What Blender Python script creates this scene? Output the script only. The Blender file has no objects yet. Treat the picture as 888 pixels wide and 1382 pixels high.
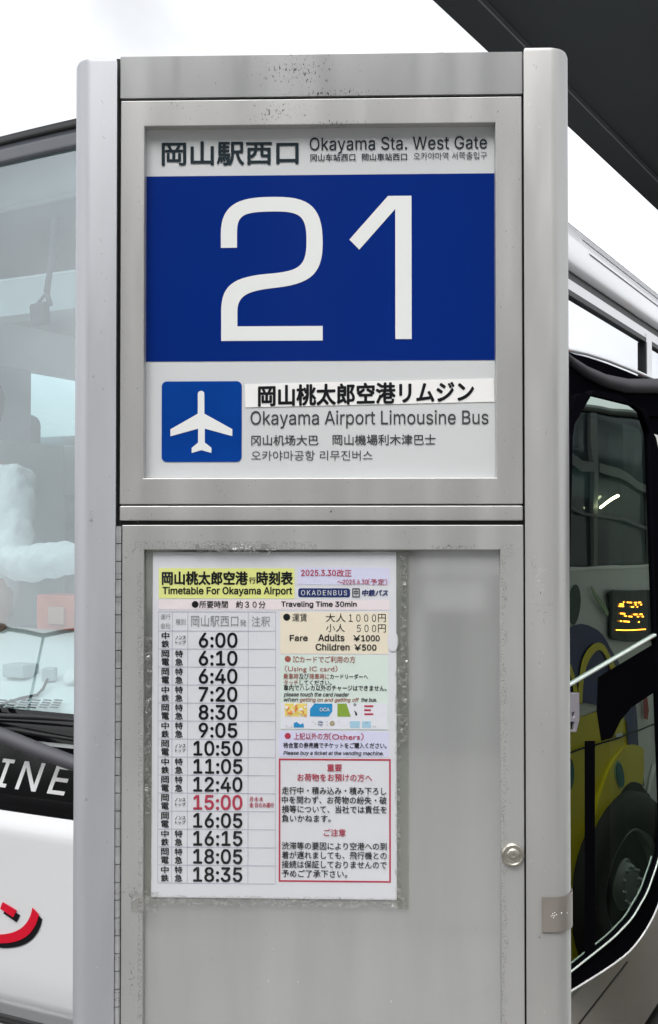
import bpy, bmesh, math, random, os
from mathutils import Vector, Matrix
from mathutils.geometry import tessellate_polygon, delaunay_2d_cdt
random.seed(7)
R = math.radians
SC = bpy.context.scene
C = SC.collection

# ------------------------------------------------------------------ camera
H = 2.15                       # lens height above the road
FP = 1600.0                    # focal length in pixels of the 888x1382 photograph
PITCH = math.atan((722 - 691) / FP)
cam = bpy.data.cameras.new('camera'); co = bpy.data.objects.new('camera', cam); C.objects.link(co)
co.location = (0, 0, H); co.rotation_euler = (math.pi / 2 + PITCH, 0, 0)
cam.sensor_fit = 'VERTICAL'; cam.sensor_height = 36; cam.lens = 36 * FP / 1382
cam.clip_start = .05; cam.clip_end = 1200
SC.camera = co

# ------------------------------------------------------------------ sky, sun, exposure
SUN_EL, SUN_AZ = R(60), R(205)           # azimuth clockwise from +Y
w = bpy.data.worlds.new('World'); SC.world = w; w.use_nodes = True
nt = w.node_tree; bg = nt.nodes['Background']
sky = nt.nodes.new('ShaderNodeTexSky'); sky.sky_type = 'NISHITA'; sky.sun_disc = False
sky.sun_elevation = SUN_EL; sky.sun_rotation = SUN_AZ
sky.air_density = 1.0; sky.dust_density = 4.0; sky.ozone_density = 1.0
hs = nt.nodes.new('ShaderNodeHueSaturation'); hs.inputs['Saturation'].default_value = .12
nt.links.new(sky.outputs[0], hs.inputs['Color']); 
cn = nt.nodes.new('ShaderNodeTexNoise'); cn.inputs['Scale'].default_value = 2.6; cn.inputs['Detail'].default_value = 5; cn.inputs['Distortion'].default_value = .6
ct = nt.nodes.new('ShaderNodeTexCoord'); cm = nt.nodes.new('ShaderNodeMapping'); cm.inputs['Scale'].default_value = (1, 1, 2.2)
cr_ = nt.nodes.new('ShaderNodeMapRange'); cr_.inputs[1].default_value = .35; cr_.inputs[2].default_value = .65; cr_.inputs[3].default_value = .86; cr_.inputs[4].default_value = 1.25
cx_ = nt.nodes.new('ShaderNodeMix'); cx_.data_type = 'RGBA'; cx_.blend_type = 'MULTIPLY'; cx_.inputs[0].default_value = 1
nt.links.new(ct.outputs['Generated'], cm.inputs[0]); nt.links.new(cm.outputs[0], cn.inputs[0]); nt.links.new(cn.outputs[0], cr_.inputs[0])
nt.links.new(hs.outputs[0], cx_.inputs[6]); nt.links.new(cr_.outputs[0], cx_.inputs[7]); nt.links.new(cx_.outputs[2], bg.inputs[0])
bg.inputs[1].default_value = .15
sun = bpy.data.lights.new('sun', 'SUN'); sun.energy = .55; sun.angle = R(40); sun.color = (1, .97, .93)
so = bpy.data.objects.new('sun', sun); C.objects.link(so)
sd = Vector((math.sin(SUN_AZ) * math.cos(SUN_EL), math.cos(SUN_AZ) * math.cos(SUN_EL), math.sin(SUN_EL)))
so.rotation_euler = sd.to_track_quat('Z', 'Y').to_euler(); so.location = (-4, -4, 8)
vs = SC.view_settings; vs.view_transform = 'Standard'; vs.look = 'None'; vs.gamma = 1
vs.use_curve_mapping = False; vs.exposure = 1.18

# ------------------------------------------------------------------ pixel geometry
def ray(px, py):
    dx = (px - 444) / FP; u = (691 - py) / FP
    c, s = math.cos(PITCH), math.sin(PITCH)
    return Vector((dx, c - s * u, s + c * u))
CAM = Vector((0, 0, H))
def hit(px, py, p0, n):
    d = ray(px, py); t = (p0 - CAM).dot(n) / d.dot(n)
    return CAM + d * t

# ------------------------------------------------------------------ materials
MATS = {}
def lin(h):
    h = h.lstrip('#'); v = [int(h[i:i + 2], 16) / 255 for i in (0, 2, 4)]
    return tuple(x / 12.92 if x <= .04045 else ((x + .055) / 1.055) ** 2.4 for x in v) + (1,)
def pm(name, col, rough=.5, metal=0, coat=0, emit=0, spec=.5, noise=None, bump=None):
    m = bpy.data.materials.new(name); m.use_nodes = True; t = m.node_tree; b = t.nodes['Principled BSDF']
    if len(col) == 3: col = tuple(col) + (1,)
    b.inputs['Base Color'].default_value = col; b.inputs['Roughness'].default_value = rough
    b.inputs['Metallic'].default_value = metal; b.inputs['Coat Weight'].default_value = coat
    b.inputs['Specular IOR Level'].default_value = spec
    if emit:
        b.inputs['Emission Color'].default_value = col; b.inputs['Emission Strength'].default_value = emit
    tc = t.nodes.new('ShaderNodeTexCoord')
    if noise:                                  # (scale, amount, stretch)
        sc, am, st = noise
        mp = t.nodes.new('ShaderNodeMapping'); mp.inputs['Scale'].default_value = st
        n = t.nodes.new('ShaderNodeTexNoise'); n.inputs['Scale'].default_value = sc; n.inputs['Detail'].default_value = 6
        r = t.nodes.new('ShaderNodeMapRange'); r.inputs[1].default_value = .3; r.inputs[2].default_value = .7
        r.inputs[3].default_value = 1 - am; r.inputs[4].default_value = 1 + am * .4
        mx = t.nodes.new('ShaderNodeMix'); mx.data_type = 'RGBA'; mx.blend_type = 'MULTIPLY'; mx.inputs[0].default_value = 1
        mx.inputs[6].default_value = col
        t.links.new(tc.outputs['Object'], mp.inputs[0]); t.links.new(mp.outputs[0], n.inputs[0])
        t.links.new(n.outputs[0], r.inputs[0]); t.links.new(r.outputs[0], mx.inputs[7]); t.links.new(mx.outputs[2], b.inputs['Base Color'])
        r2 = t.nodes.new('ShaderNodeMapRange'); r2.inputs[1].default_value = .3; r2.inputs[2].default_value = .7
        r2.inputs[3].default_value = max(.02, rough - .08); r2.inputs[4].default_value = rough + .08
        t.links.new(n.outputs[0], r2.inputs[0]); t.links.new(r2.outputs[0], b.inputs['Roughness'])
    if bump:                                   # (scale, strength, distance)
        n2 = t.nodes.new('ShaderNodeTexNoise'); n2.inputs['Scale'].default_value = bump[0]; n2.inputs['Detail'].default_value = 4
        bp = t.nodes.new('ShaderNodeBump'); bp.inputs['Strength'].default_value = bump[1]; bp.inputs['Distance'].default_value = bump[2]
        t.links.new(tc.outputs['Object'], n2.inputs[0]); t.links.new(n2.outputs[0], bp.inputs['Height']); t.links.new(bp.outputs[0], b.inputs['Normal'])
    MATS[name] = m
    return m
def glassy(name, tint, fac, rough=0.0, gloss=(1, 1, 1), bump=None):
    m = bpy.data.materials.new(name); m.use_nodes = True; t = m.node_tree
    for n in list(t.nodes):
        if n.type == 'BSDF_PRINCIPLED': t.nodes.remove(n)
    o = [n for n in t.nodes if n.type == 'OUTPUT_MATERIAL'][0]
    tr = t.nodes.new('ShaderNodeBsdfTransparent'); tr.inputs[0].default_value = tuple(tint) + (1,)
    gl = t.nodes.new('ShaderNodeBsdfGlossy'); gl.inputs['Roughness'].default_value = rough; gl.inputs[0].default_value = tuple(gloss) + (1,)
    mx = t.nodes.new('ShaderNodeMixShader'); mx.inputs[0].default_value = fac
    t.links.new(tr.outputs[0], mx.inputs[1]); t.links.new(gl.outputs[0], mx.inputs[2]); t.links.new(mx.outputs[0], o.inputs[0])
    if bump:
        tc = t.nodes.new('ShaderNodeTexCoord'); mp = t.nodes.new('ShaderNodeMapping'); mp.inputs['Scale'].default_value = bump[3] if len(bump) > 3 else (1, 1, 1)
        n2 = t.nodes.new('ShaderNodeTexNoise'); n2.inputs['Scale'].default_value = bump[0]
        bp = t.nodes.new('ShaderNodeBump'); bp.inputs['Strength'].default_value = bump[1]; bp.inputs['Distance'].default_value = bump[2]
        t.links.new(tc.outputs['Object'], mp.inputs[0]); t.links.new(mp.outputs[0], n2.inputs[0])
        t.links.new(n2.outputs[0], bp.inputs['Height']); t.links.new(bp.outputs[0], gl.inputs['Normal'])
    MATS[name] = m
    return m
def specks(m, spots, col=(.03, .035, .025, 1), scale=420, lo=.60):
    """mould and scratches: noise flecks inside a few soft-edged places given in the object's own coordinates"""
    t = m.node_tree; b = t.nodes['Principled BSDF']
    src = b.inputs['Base Color'].links[0].from_socket if b.inputs['Base Color'].links else None
    tc = t.nodes.new('ShaderNodeTexCoord')
    n = t.nodes.new('ShaderNodeTexNoise'); n.inputs['Scale'].default_value = scale; n.inputs['Detail'].default_value = 5; n.inputs['Roughness'].default_value = .7
    ms = t.nodes.new('ShaderNodeMapping'); ms.inputs['Scale'].default_value = (1, 1, .55)
    t.links.new(tc.outputs['Object'], ms.inputs[0]); t.links.new(ms.outputs[0], n.inputs[0])
    acc = None
    for (x, z, rx, rz, amt) in spots:
        mp = t.nodes.new('ShaderNodeMapping'); mp.vector_type = 'POINT'
        mp.inputs['Location'].default_value = (-x / rx, 0, -z / rz); mp.inputs['Scale'].default_value = (1 / rx, 0, 1 / rz)
        ln = t.nodes.new('ShaderNodeVectorMath'); ln.operation = 'LENGTH'
        mr = t.nodes.new('ShaderNodeMapRange'); mr.inputs[1].default_value = 0; mr.inputs[2].default_value = 1; mr.inputs[3].default_value = amt; mr.inputs[4].default_value = 0
        t.links.new(tc.outputs['Object'], mp.inputs[0]); t.links.new(mp.outputs[0], ln.inputs[0]); t.links.new(ln.outputs['Value'], mr.inputs[0])
        if acc is None: acc = mr.outputs[0]
        else:
            mxx = t.nodes.new('ShaderNodeMath'); mxx.operation = 'MAXIMUM'
            t.links.new(acc, mxx.inputs[0]); t.links.new(mr.outputs[0], mxx.inputs[1]); acc = mxx.outputs[0]
    sb = t.nodes.new('ShaderNodeMath'); sb.operation = 'ADD'
    t.links.new(n.outputs[0], sb.inputs[0]); t.links.new(acc, sb.inputs[1])
    th = t.nodes.new('ShaderNodeMapRange'); th.inputs[1].default_value = lo + .06; th.inputs[2].default_value = lo + .12
    t.links.new(sb.outputs[0], th.inputs[0])
    mx = t.nodes.new('ShaderNodeMix'); mx.data_type = 'RGBA'
    t.links.new(th.outputs[0], mx.inputs[0])
    if src: t.links.new(src, mx.inputs[6])
    else: mx.inputs[6].default_value = b.inputs['Base Color'].default_value
    mx.inputs[7].default_value = col
    t.links.new(mx.outputs[2], b.inputs['Base Color'])

def px_metal(name, col=(.60, .61, .62), rough=.36, metal=.48):
    return pm(name, col, rough + .06, metal=metal, spec=.4, noise=(3.0, .09, (7, 7, 1.0)), bump=(900, .04, .0004))
M_POST = px_metal('brushed_aluminium')
M_RAIL = px_metal('rail_aluminium', (.42, .425, .43), .36)
M_FRAME = px_metal('frame_aluminium', (.51, .51, .505), .38)
M_DOOR = px_metal('door_aluminium', (.50, .505, .50), .40)
M_DARK = pm('dark_gap_shade', (.012, .012, .013), .7)  # near-black that doubles as shade in the sign's gaps
M_STEEL = pm('hinge_steel', (.60, .61, .62), .3, metal=.6, noise=(8, .25, (1, 1, 6)))
M_NICKEL = pm('dull_nickel', (.52, .50, .44), .3, metal=.9)
M_PLATE = pm('braille_plate_steel', (.36, .33, .30), .42, metal=.7, noise=(20, .1, (1, 1, .2)))
M_ACRYL = pm('milky_acrylic', (.63, .65, .66), .10, noise=(2.5, .06, (1, 1, 1)))
M_BLUE = pm('royal_blue_film', (.0018, .022, .19), .16, spec=.3, noise=(2.0, .08, (1, 1, 1)))
M_BLUE2 = pm('bright_blue_film', (.0025, .05, .30), .22, spec=.2, noise=(9, .2, (1, 1, 1)))
M_DIGIT = pm('white_film', (.78, .80, .79), .25)
M_STICK = pm('white_sticker', (.86, .86, .85), .35)
M_INK = pm('black_ink', (.012, .013, .015), .4, spec=.12)
M_SLATE = pm('slate_ink', (.022, .034, .042), .35, spec=.12)
M_GREYINK = pm('grey_ink', (.28, .29, .31), .5)
M_DGREY = pm('dark_grey_ink', (.06, .06, .065), .45, spec=.12)
M_PANEL = pm('grey_acrylic_board', (.345, .355, .352), .05, noise=(2.2, .15, (5, 5, .7)), coat=1, bump=(5, .10, .003))
M_PANEL.node_tree.nodes['Principled BSDF'].inputs['Coat IOR'].default_value = 2.6
M_PANEL.node_tree.nodes['Principled BSDF'].inputs['Coat Roughness'].default_value = .06
M_PAPER = pm('printer_paper', (.74, .74, .785), .55, noise=(6, .05, (1, 1, 1)), bump=(14, .05, .002))
M_YELLOW = pm('highlight_yellow', lin('#e9ec93'), .55)
M_LAV = pm('lavender_print', lin('#d9d9f2'), .55)
M_PINK = pm('pale_pink_print', lin('#efe2e6'), .55)
M_CREAM = pm('cream_print', lin('#efe4cf'), .55)
M_MINT = pm('mint_print', lin('#dbe8e0'), .55)
M_LINE = pm('table_line', lin('#b9bac8'), .55)
M_RED = pm('red_ink', lin('#b8324e'), .5)
M_DRED = pm('brick_red_ink', lin('#a85a50'), .5)
M_NAVY = pm('navy_ink', lin('#27346b'), .5, spec=.12)
M_CARD = [pm('card_yellow', lin('#f0d878'), .5), pm('card_blue', lin('#1e8fc8'), .5), pm('card_green', lin('#8aa83c'), .5),
          pm('card_white', lin('#e6e6ee'), .5), pm('card_orange', lin('#e08a4a'), .5), pm('card_sky', lin('#a9cfe4'), .5)]
M_SLEEVE = glassy('clear_sleeve', (.96, .97, .97), .045, .12, bump=(30, .25, .002))
def tape_mat(name, dens, scale, rough=.22, tint=(.93, .93, .92)):
    m = glassy(name, tint, .3, rough)
    t = m.node_tree; mx = [n for n in t.nodes if n.type == 'MIX_SHADER'][0]; gl = [n for n in t.nodes if n.type == 'BSDF_GLOSSY'][0]
    tc = t.nodes.new('ShaderNodeTexCoord'); n = t.nodes.new('ShaderNodeTexNoise'); n.inputs['Scale'].default_value = scale; n.inputs['Detail'].default_value = 5; n.inputs['Distortion'].default_value = 1.4
    r = t.nodes.new('ShaderNodeMapRange'); r.inputs[1].default_value = .42; r.inputs[2].default_value = .66; r.inputs[3].default_value = .03; r.inputs[4].default_value = dens
    bp = t.nodes.new('ShaderNodeBump'); bp.inputs['Strength'].default_value = .7; bp.inputs['Distance'].default_value = .003
    t.links.new(tc.outputs['Object'], n.inputs[0]); t.links.new(n.outputs[0], r.inputs[0]); t.links.new(r.outputs[0], mx.inputs[0])
    t.links.new(n.outputs[0], bp.inputs['Height']); t.links.new(bp.outputs[0], gl.inputs['Normal'])
    return m
M_TAPE = tape_mat('crinkled_clear_tape', .55, 130)
M_MARGIN = tape_mat('yellowed_sleeve_margin', .07, 70, tint=(.84, .84, .80), rough=.35)
def residue_mat(name, col, scale, lo, hi):
    m = pm(name, col, .75); t = m.node_tree; b = t.nodes['Principled BSDF']
    tc = t.nodes.new('ShaderNodeTexCoord'); n = t.nodes.new('ShaderNodeTexNoise'); n.inputs['Scale'].default_value = scale; n.inputs['Detail'].default_value = 6; n.inputs['Roughness'].default_value = .65
    r = t.nodes.new('ShaderNodeMapRange'); r.inputs[1].default_value = lo; r.inputs[2].default_value = hi
    t.links.new(tc.outputs['Object'], n.inputs[0]); t.links.new(n.outputs[0], r.inputs[0]); t.links.new(r.outputs[0], b.inputs['Alpha'])
    return m
M_RESID = residue_mat('old_tape_glue', (.34, .34, .315, 1), 700, .53, .68)
M_BUSW = pm('white_bus_paint', (.86, .87, .88), .22, coat=.5)
M_BUSB = pm('cream_bus_paint', (.80, .76, .69), .25, coat=.4, noise=(1.5, .06, (1, 1, 1)))
M_ROOF = pm('roof_paint', (.78, .79, .81), .25, coat=.4)
M_GROOVE = pm('roof_groove', (.30, .31, .33), .5)
M_BLACK = pm('gloss_black', (.006, .006, .007), .10, spec=.35)
M_MATT = pm('matt_black', (.012, .012, .013), .5)
M_RUB = pm('wiper_grey', (.10, .10, .115), .5)
M_MOULD = pm('moulding_grey', (.05, .048, .056), .55, spec=.1)
M_HEAD = pm('header_black', (.005, .005, .007), .65, spec=.0)
M_TINT = pm('shade_band', (.13, .14, .16), .2)
M_REDP = pm('red_letter_film', (.80, .003, .03), .35)
M_WHITEP = pm('white_letter_film', (.90, .90, .90), .6)
M_SCREEN = glassy('windscreen_glass', (.74, .85, .86), .20, 0, (.90, .98, 1))
M_DOORG = glassy('door_glass', (.05, .08, .068), .48, 0, (.85, 1, .92), bump=(1.4, .25, .02))
M_SIDEG = glassy('side_window_glass', (.35, .38, .42), .80, 0, (.95, .96, 1))
M_INT = pm('cabin_grey', (.58, .63, .64), .7, noise=(3, .1, (1, 1, 1)))
M_INTL = pm('cabin_pale', (.80, .84, .83), .65)
M_INTD = pm('cabin_dark', (.10, .12, .125), .7)
M_SEAT = pm('seat_cloth', (.22, .27, .28), .85, noise=(20, .2, (1, 1, 1)))
M_COVER = pm('seat_cover_cloth', (.62, .64, .58), .8)
M_SHIRT = pm('white_shirt', (.78, .79, .80), .8, bump=(7, .6, .05))
M_SKIN = pm('skin', (.52, .30, .22), .55)
M_HAIR = pm('black_hair', (.02, .018, .016), .6)
M_CORAL = pm('coral_plastic', (.92, .22, .12), .4)
M_RAILP = pm('pale_handrail', (.72, .80, .76), .25)
M_TYRE = pm('tyre', (.02, .02, .02), .8)
M_RIM = pm('rim', (.28, .31, .31), .35, metal=.7)
M_YBUS = pm('yellow_livery', (.72, .62, .02), .3, coat=.3)
M_BBUS = pm('blue_livery', (.01, .02, .14), .3, coat=.3)
M_WBUS = pm('pale_livery', (.72, .76, .74), .3, coat=.3)
M_AMBER = pm('amber_led', (1, .30, .02), .5, emit=9)
M_TUBE = pm('fluorescent_tube', (1, 1, .62), .5, emit=6)
M_CANOPY = pm('canopy_paint', (.046, .052, .051), .6, spec=.08, noise=(1.2, .15, (1, 1, 1)))
M_CANOPY2 = pm('canopy_trim', (.14, .15, .15), .5)
M_ASPH = pm('asphalt', (.055, .055, .057), .9, noise=(8, .3, (1, 1, 1)), bump=(90, .4, .01))
M_CONC = pm('platform_concrete', (.34, .33, .31), .85, noise=(3, .15, (1, 1, 1)))
M_WALL = pm('station_wall', (.46, .45, .43), .7, noise=(.6, .1, (1, 1, 1)))
M_WIN = pm('station_window', (.04, .05, .06), .08)
M_LEAF = pm('leaves', (.045, .085, .03), .6, noise=(4, .4, (1, 1, 1)))
M_BARK = pm('bark', (.10, .08, .06), .9)
M_LAMP = pm('lamp_metal', (.05, .055, .055), .4)

# ------------------------------------------------------------------ mesh builder
class MB:
    def __init__(s): s.v = []; s.f = []; s.m = []; s.mats = []
    def mi(s, m):
        if m not in s.mats: s.mats.append(m)
        return s.mats.index(m)
    def add(s, vs, fs, m):
        o = len(s.v); k = s.mi(m); s.v += [tuple(v) for v in vs]
        for f in fs: s.f.append(tuple(i + o for i in f)); s.m.append(k)
    def box(s, x0, x1, y0, y1, z0, z1, m):
        vs = [(x, y, z) for z in (z0, z1) for y in (y0, y1) for x in (x0, x1)]
        s.add(vs, [(0, 2, 3, 1), (4, 5, 7, 6), (0, 1, 5, 4), (2, 6, 7, 3), (0, 4, 6, 2), (1, 3, 7, 5)], m)
    def obox(s, c, ax, ay, az, hx, hy, hz, m):
        c = Vector(c); vs = [c + ax * (hx * i) + ay * (hy * j) + az * (hz * k) for k in (-1, 1) for j in (-1, 1) for i in (-1, 1)]
        s.add(vs, [(0, 2, 3, 1), (4, 5, 7, 6), (0, 1, 5, 4), (2, 6, 7, 3), (0, 4, 6, 2), (1, 3, 7, 5)], m)
    def poly(s, loops, back, m):
        """filled polygon (first loop outer, others holes) of 3-D points; extruded by the vector back when given"""
        loops = [[Vector(p) for p in l] for l in loops]
        tris = tessellate_polygon(loops); flat = [p for l in loops for p in l]
        # orient all triangles alike
        nrm = None
        if back is not None and back.length > 0: nrm = -back
        fs = []
        for a, b, c in tris:
            n = (flat[b] - flat[a]).cross(flat[c] - flat[a])
            if nrm is None: nrm = n if s_ref is None else s_ref
            fs.append((a, b, c) if n.dot(nrm) >= 0 else (a, c, b))
        s.add(flat, fs, m)
        if back is not None and back.length > 0:
            s.add([p + back for p in flat], [(a, c, b) for a, b, c in fs], m)
            for l in loops:
                n = len(l); vs = l + [p + back for p in l]
                s.add(vs, [(i, (i + 1) % n, n + (i + 1) % n, n + i) for i in range(n)], m)
    def tube(s, pts, r, m, n=10, caps=True):
        pts = [Vector(p) for p in pts]; rings = []
        for i, p in enumerate(pts):
            d = (pts[min(i + 1, len(pts) - 1)] - pts[max(i - 1, 0)]).normalized()
            a = d.cross(Vector((0, 0, 1)))
            if a.length < .05: a = d.cross(Vector((0, 1, 0)))
            a.normalize(); b = d.cross(a); rr = r[i] if isinstance(r, (list, tuple)) else r
            rings.append([p + a * rr * math.cos(2 * math.pi * k / n) + b * rr * math.sin(2 * math.pi * k / n) for k in range(n)])
        vs = [v for rg in rings for v in rg]
        fs = [(i * n + k, i * n + (k + 1) % n, (i + 1) * n + (k + 1) % n, (i + 1) * n + k) for i in range(len(pts) - 1) for k in range(n)]
        if caps: fs += [tuple(range(n - 1, -1, -1)), tuple(range((len(pts) - 1) * n, len(pts) * n))]
        s.add(vs, fs, m)
    def lathe(s, o, axis, prof, m, n=28):
        """prof: (distance along axis, radius)"""
        axis = Vector(axis).normalized(); a = axis.orthogonal().normalized(); b = axis.cross(a); o = Vector(o)
        vs = [o + axis * h + (a * math.cos(2 * math.pi * k / n) + b * math.sin(2 * math.pi * k / n)) * r for h, r in prof for k in range(n)]
        fs = [(i * n + k, i * n + (k + 1) % n, (i + 1) * n + (k + 1) % n, (i + 1) * n + k) for i in range(len(prof) - 1) for k in range(n)]
        s.add(vs, fs, m)
    def grid(s, fn, us, vs_, m):
        pts = [fn(u, v) for v in vs_ for u in us]; n = len(us)
        s.add(pts, [(j * n + i, j * n + i + 1, (j + 1) * n + i + 1, (j + 1) * n + i) for j in range(len(vs_) - 1) for i in range(n - 1)], m)
    def build(s, name, parent=None, bevel=0, smooth=False, seg=2, solid=0, recalc=False):
        me = bpy.data.meshes.new(name); me.from_pydata(s.v, [], s.f)
        for m in s.mats: me.materials.append(m)
        me.polygons.foreach_set('material_index', s.m)
        if smooth: me.polygons.foreach_set('use_smooth', [True] * len(me.polygons))
        if recalc or bevel:
            bm = bmesh.new(); bm.from_mesh(me); bmesh.ops.remove_doubles(bm, verts=bm.verts, dist=1e-6)
            bmesh.ops.recalc_face_normals(bm, faces=bm.faces); bm.to_mesh(me); bm.free()
        me.update()
        o = bpy.data.objects.new(name, me); C.objects.link(o)
        if parent: o.parent = parent
        if solid:
            md = o.modifiers.new('solid', 'SOLIDIFY'); md.thickness = solid; md.offset = 0
        if bevel:
            md = o.modifiers.new('bevel', 'BEVEL'); md.width = bevel; md.segments = seg; md.limit_method = 'ANGLE'; md.angle_limit = R(35)
            me.polygons.foreach_set('use_smooth', [True] * len(me.polygons))
            wn = o.modifiers.new('wn', 'WEIGHTED_NORMAL'); wn.keep_sharp = True
        return o
s_ref = None
def thing(name, label, cat, loc=(0, 0, 0), rz=0, group=None):
    o = bpy.data.objects.new(name, None); C.objects.link(o); o.location = loc; o.rotation_euler = (0, 0, rz); o.empty_display_size = .1
    o['label'] = label; o['category'] = cat
    if group: o['group'] = group
    return o
def kind(o, k): o['kind'] = k; return o
def tag(o, label, cat, group=None):
    o['label'] = label; o['category'] = cat
    if group: o['group'] = group
    return o
def bez(p0, p1, p2, p3, n=14):
    out = []
    for i in range(1, n + 1):
        t = i / n; a = 1 - t
        out.append(tuple(a ** 3 * p0[k] + 3 * a * a * t * p1[k] + 3 * a * t * t * p2[k] + t ** 3 * p3[k] for k in (0, 1)))
    return out

# ------------------------------------------------------------------ lettering
try:
    F_LAT = bpy.data.fonts.load(os.path.join(bpy.utils.system_resource('DATAFILES'), 'fonts', 'Inter.woff2'))
except Exception:
    F_LAT = None
_glyphs = {}
def outline(text, font=None, shear=0, spacing=1, res=3):
    """2-D contours of a string: list of (outer, [holes])"""
    key = (text, font, shear, spacing, res)
    if key in _glyphs: return _glyphs[key]
    cu = bpy.data.curves.new('tmp_text', 'FONT'); cu.body = text; cu.size = 1; cu.shear = shear; cu.space_character = spacing
    if font: cu.font = font
    ob = bpy.data.objects.new('tmp_text', cu); C.objects.link(ob)
    dg = bpy.context.evaluated_depsgraph_get(); dg.update()
    ev = ob.evaluated_get(dg); cv = ev.to_curve(dg)
    loops = []
    for sp in cv.splines:
        pts = []
        if sp.type == 'BEZIER':
            bp = sp.bezier_points; n = len(bp)
            for i in range(n):
                a, b = bp[i], bp[(i + 1) % n]
                p0, p1, p2, p3 = a.co, a.handle_right, b.handle_left, b.co
                d = (p3 - p0)
                st = abs((p1 - p0).cross(d).z) + abs((p2 - p0).cross(d).z) < 1e-5
                pts.append((p0.x, p0.y))
                if not st: pts += bez((p0.x, p0.y), (p1.x, p1.y), (p2.x, p2.y), (p3.x, p3.y), res)[:-1]
        else:
            pts = [(p.co.x, p.co.y) for p in sp.points]
        q = []
        for p in pts:
            if not q or (abs(p[0] - q[-1][0]) + abs(p[1] - q[-1][1])) > 1e-5: q.append(p)
        if len(q) >= 3: loops.append(q)
    ev.to_curve_clear(); bpy.data.objects.remove(ob); bpy.data.curves.remove(cu)
    def area(l): return sum(l[i][0] * l[(i + 1) % len(l)][1] - l[(i + 1) % len(l)][0] * l[i][1] for i in range(len(l))) / 2
    def inside(p, l):
        c = False; n = len(l)
        for i in range(n):
            a, b = l[i], l[(i + 1) % n]
            if (a[1] > p[1]) != (b[1] > p[1]) and p[0] < (b[0] - a[0]) * (p[1] - a[1]) / (b[1] - a[1]) + a[0]: c = not c
        return c
    ar = [area(l) for l in loops]
    if not loops:
        _glyphs[key] = []; return []
    big = max(range(len(loops)), key=lambda i: abs(ar[i])); sg = 1 if ar[big] > 0 else -1
    outs = [(l, []) for l, a in zip(loops, ar) if a * sg > 0]; ois = [abs(a) for a in ar if a * sg > 0]
    for l, a in zip(loops, ar):
        if a * sg < 0:
            c = [(ois[i], i) for i, (o, _) in enumerate(outs) if inside(l[0], o) and ois[i] > abs(a)]
            if c: outs[min(c)[1]][1].append(l)
    res_ = []
    for o, hs_ in outs:
        ls = [o] + hs_
        if font:                               # contours that cross themselves: fill by winding number
            vv = [Vector(p) for l in ls for p in l]; ee = []; k0 = 0
            for l in ls: ee += [(k0 + i, k0 + (i + 1) % len(l)) for i in range(len(l))]; k0 += len(l)
            cv_, _, cf, _, _, _ = delaunay_2d_cdt(vv, ee, [], 0, 1e-6)
            keep = []
            for f in cf:
                cx = sum(cv_[i].x for i in f) / len(f); cy = sum(cv_[i].y for i in f) / len(f); wn_ = 0
                for l in ls:
                    for i in range(len(l)):
                        a, b = l[i], l[(i + 1) % len(l)]
                        if (a[1] > cy) != (b[1] > cy) and cx < (b[0] - a[0]) * (cy - a[1]) / (b[1] - a[1]) + a[0]: wn_ += 1 if b[1] > a[1] else -1
                if wn_: keep.append(tuple(f))
            res_.append(([(p.x, p.y) for p in cv_], keep))
        else:
            fl = [p for l in ls for p in l]
            tr = tessellate_polygon([[Vector((p[0], p[1], 0)) for p in l] for l in ls]); keep = []
            for t in tr:
                a, b, c = (fl[j] for j in t)
                keep.append(tuple(t) if (b[0] - a[0]) * (c[1] - a[1]) - (b[1] - a[1]) * (c[0] - a[0]) > 0 else (t[0], t[2], t[1]))
            res_.append((fl, keep))
    _glyphs[key] = res_
    return res_
def bounds(outs):
    xs = [p[0] for o, _ in outs for p in o]; ys = [p[1] for o, _ in outs for p in o]
    return min(xs), max(xs), min(ys), max(ys)
def write(mb, text, rect, fn, mat, bold=0, font=None, shear=0, spacing=1, res=3, out=Vector((0, -1, 0)), lift=.00003):
    """fits the ink of text into rect=(x0,x1,ytop,ybottom) of the drawing plane; fn maps plane points to 3-D.
    bold (plane units) thickens strokes by stacking shifted copies, each a hair in front of the last"""
    outs = outline(text, font, shear, spacing, res)
    if not outs: return
    a, b, c, d = bounds(outs); x0, x1, yt, yb = rect
    x0 += bold; x1 -= bold; yt += bold; yb -= bold
    sx = (x1 - x0) / max(b - a, 1e-6); sy = (yb - yt) / max(d - c, 1e-6)
    shifts = [(0, 0)]
    if bold: shifts = [(bold * math.cos(t), bold * math.sin(t)) for t in [i * math.pi / 3 for i in range(6)]] + [(0, 0)]
    for si, (dx, dy) in enumerate(shifts):
        for fl, fs in outs:
            pts = [Vector(fn(x0 + (p[0] - a) * sx + dx, yb - (p[1] - c) * sy + dy)) + out * (lift * si) for p in fl]
            mb.add(pts, fs, mat)

# ------------------------------------------------------------------ ground and platform
PLAT = .20
g = MB(); g.box(-300, 300, -300, 300, -.3, 0, M_ASPH); kind(g.build('ground'), 'structure')
g = MB()
pl = [(-1.6, -3), (3.0, -3), (2.1, 2.2), (.55, 2.35), (-1.6, 1.9)]
g.poly([[Vector((x, y, PLAT)) for x, y in pl]], Vector((0, 0, -PLAT + .002)), M_CONC)
kind(g.build('platform', bevel=.02), 'structure')

# ------------------------------------------------------------------ canopy
CA = R(29.7); ca_d = Vector((math.sin(CA), math.cos(CA), 0)); ca_n = Vector((math.cos(CA), -math.sin(CA), 0))
CH = 4.0; P0 = Vector((.527 * CH / 2.5, 5.55 * CH / 2.5, 0)); CZ = H + CH; UP = Vector((0, 0, 1))
t = thing('canopy', 'dark canopy roof slanting over the top right corner above the bus', 'canopy', P0, math.pi / 2 - CA)
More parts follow.
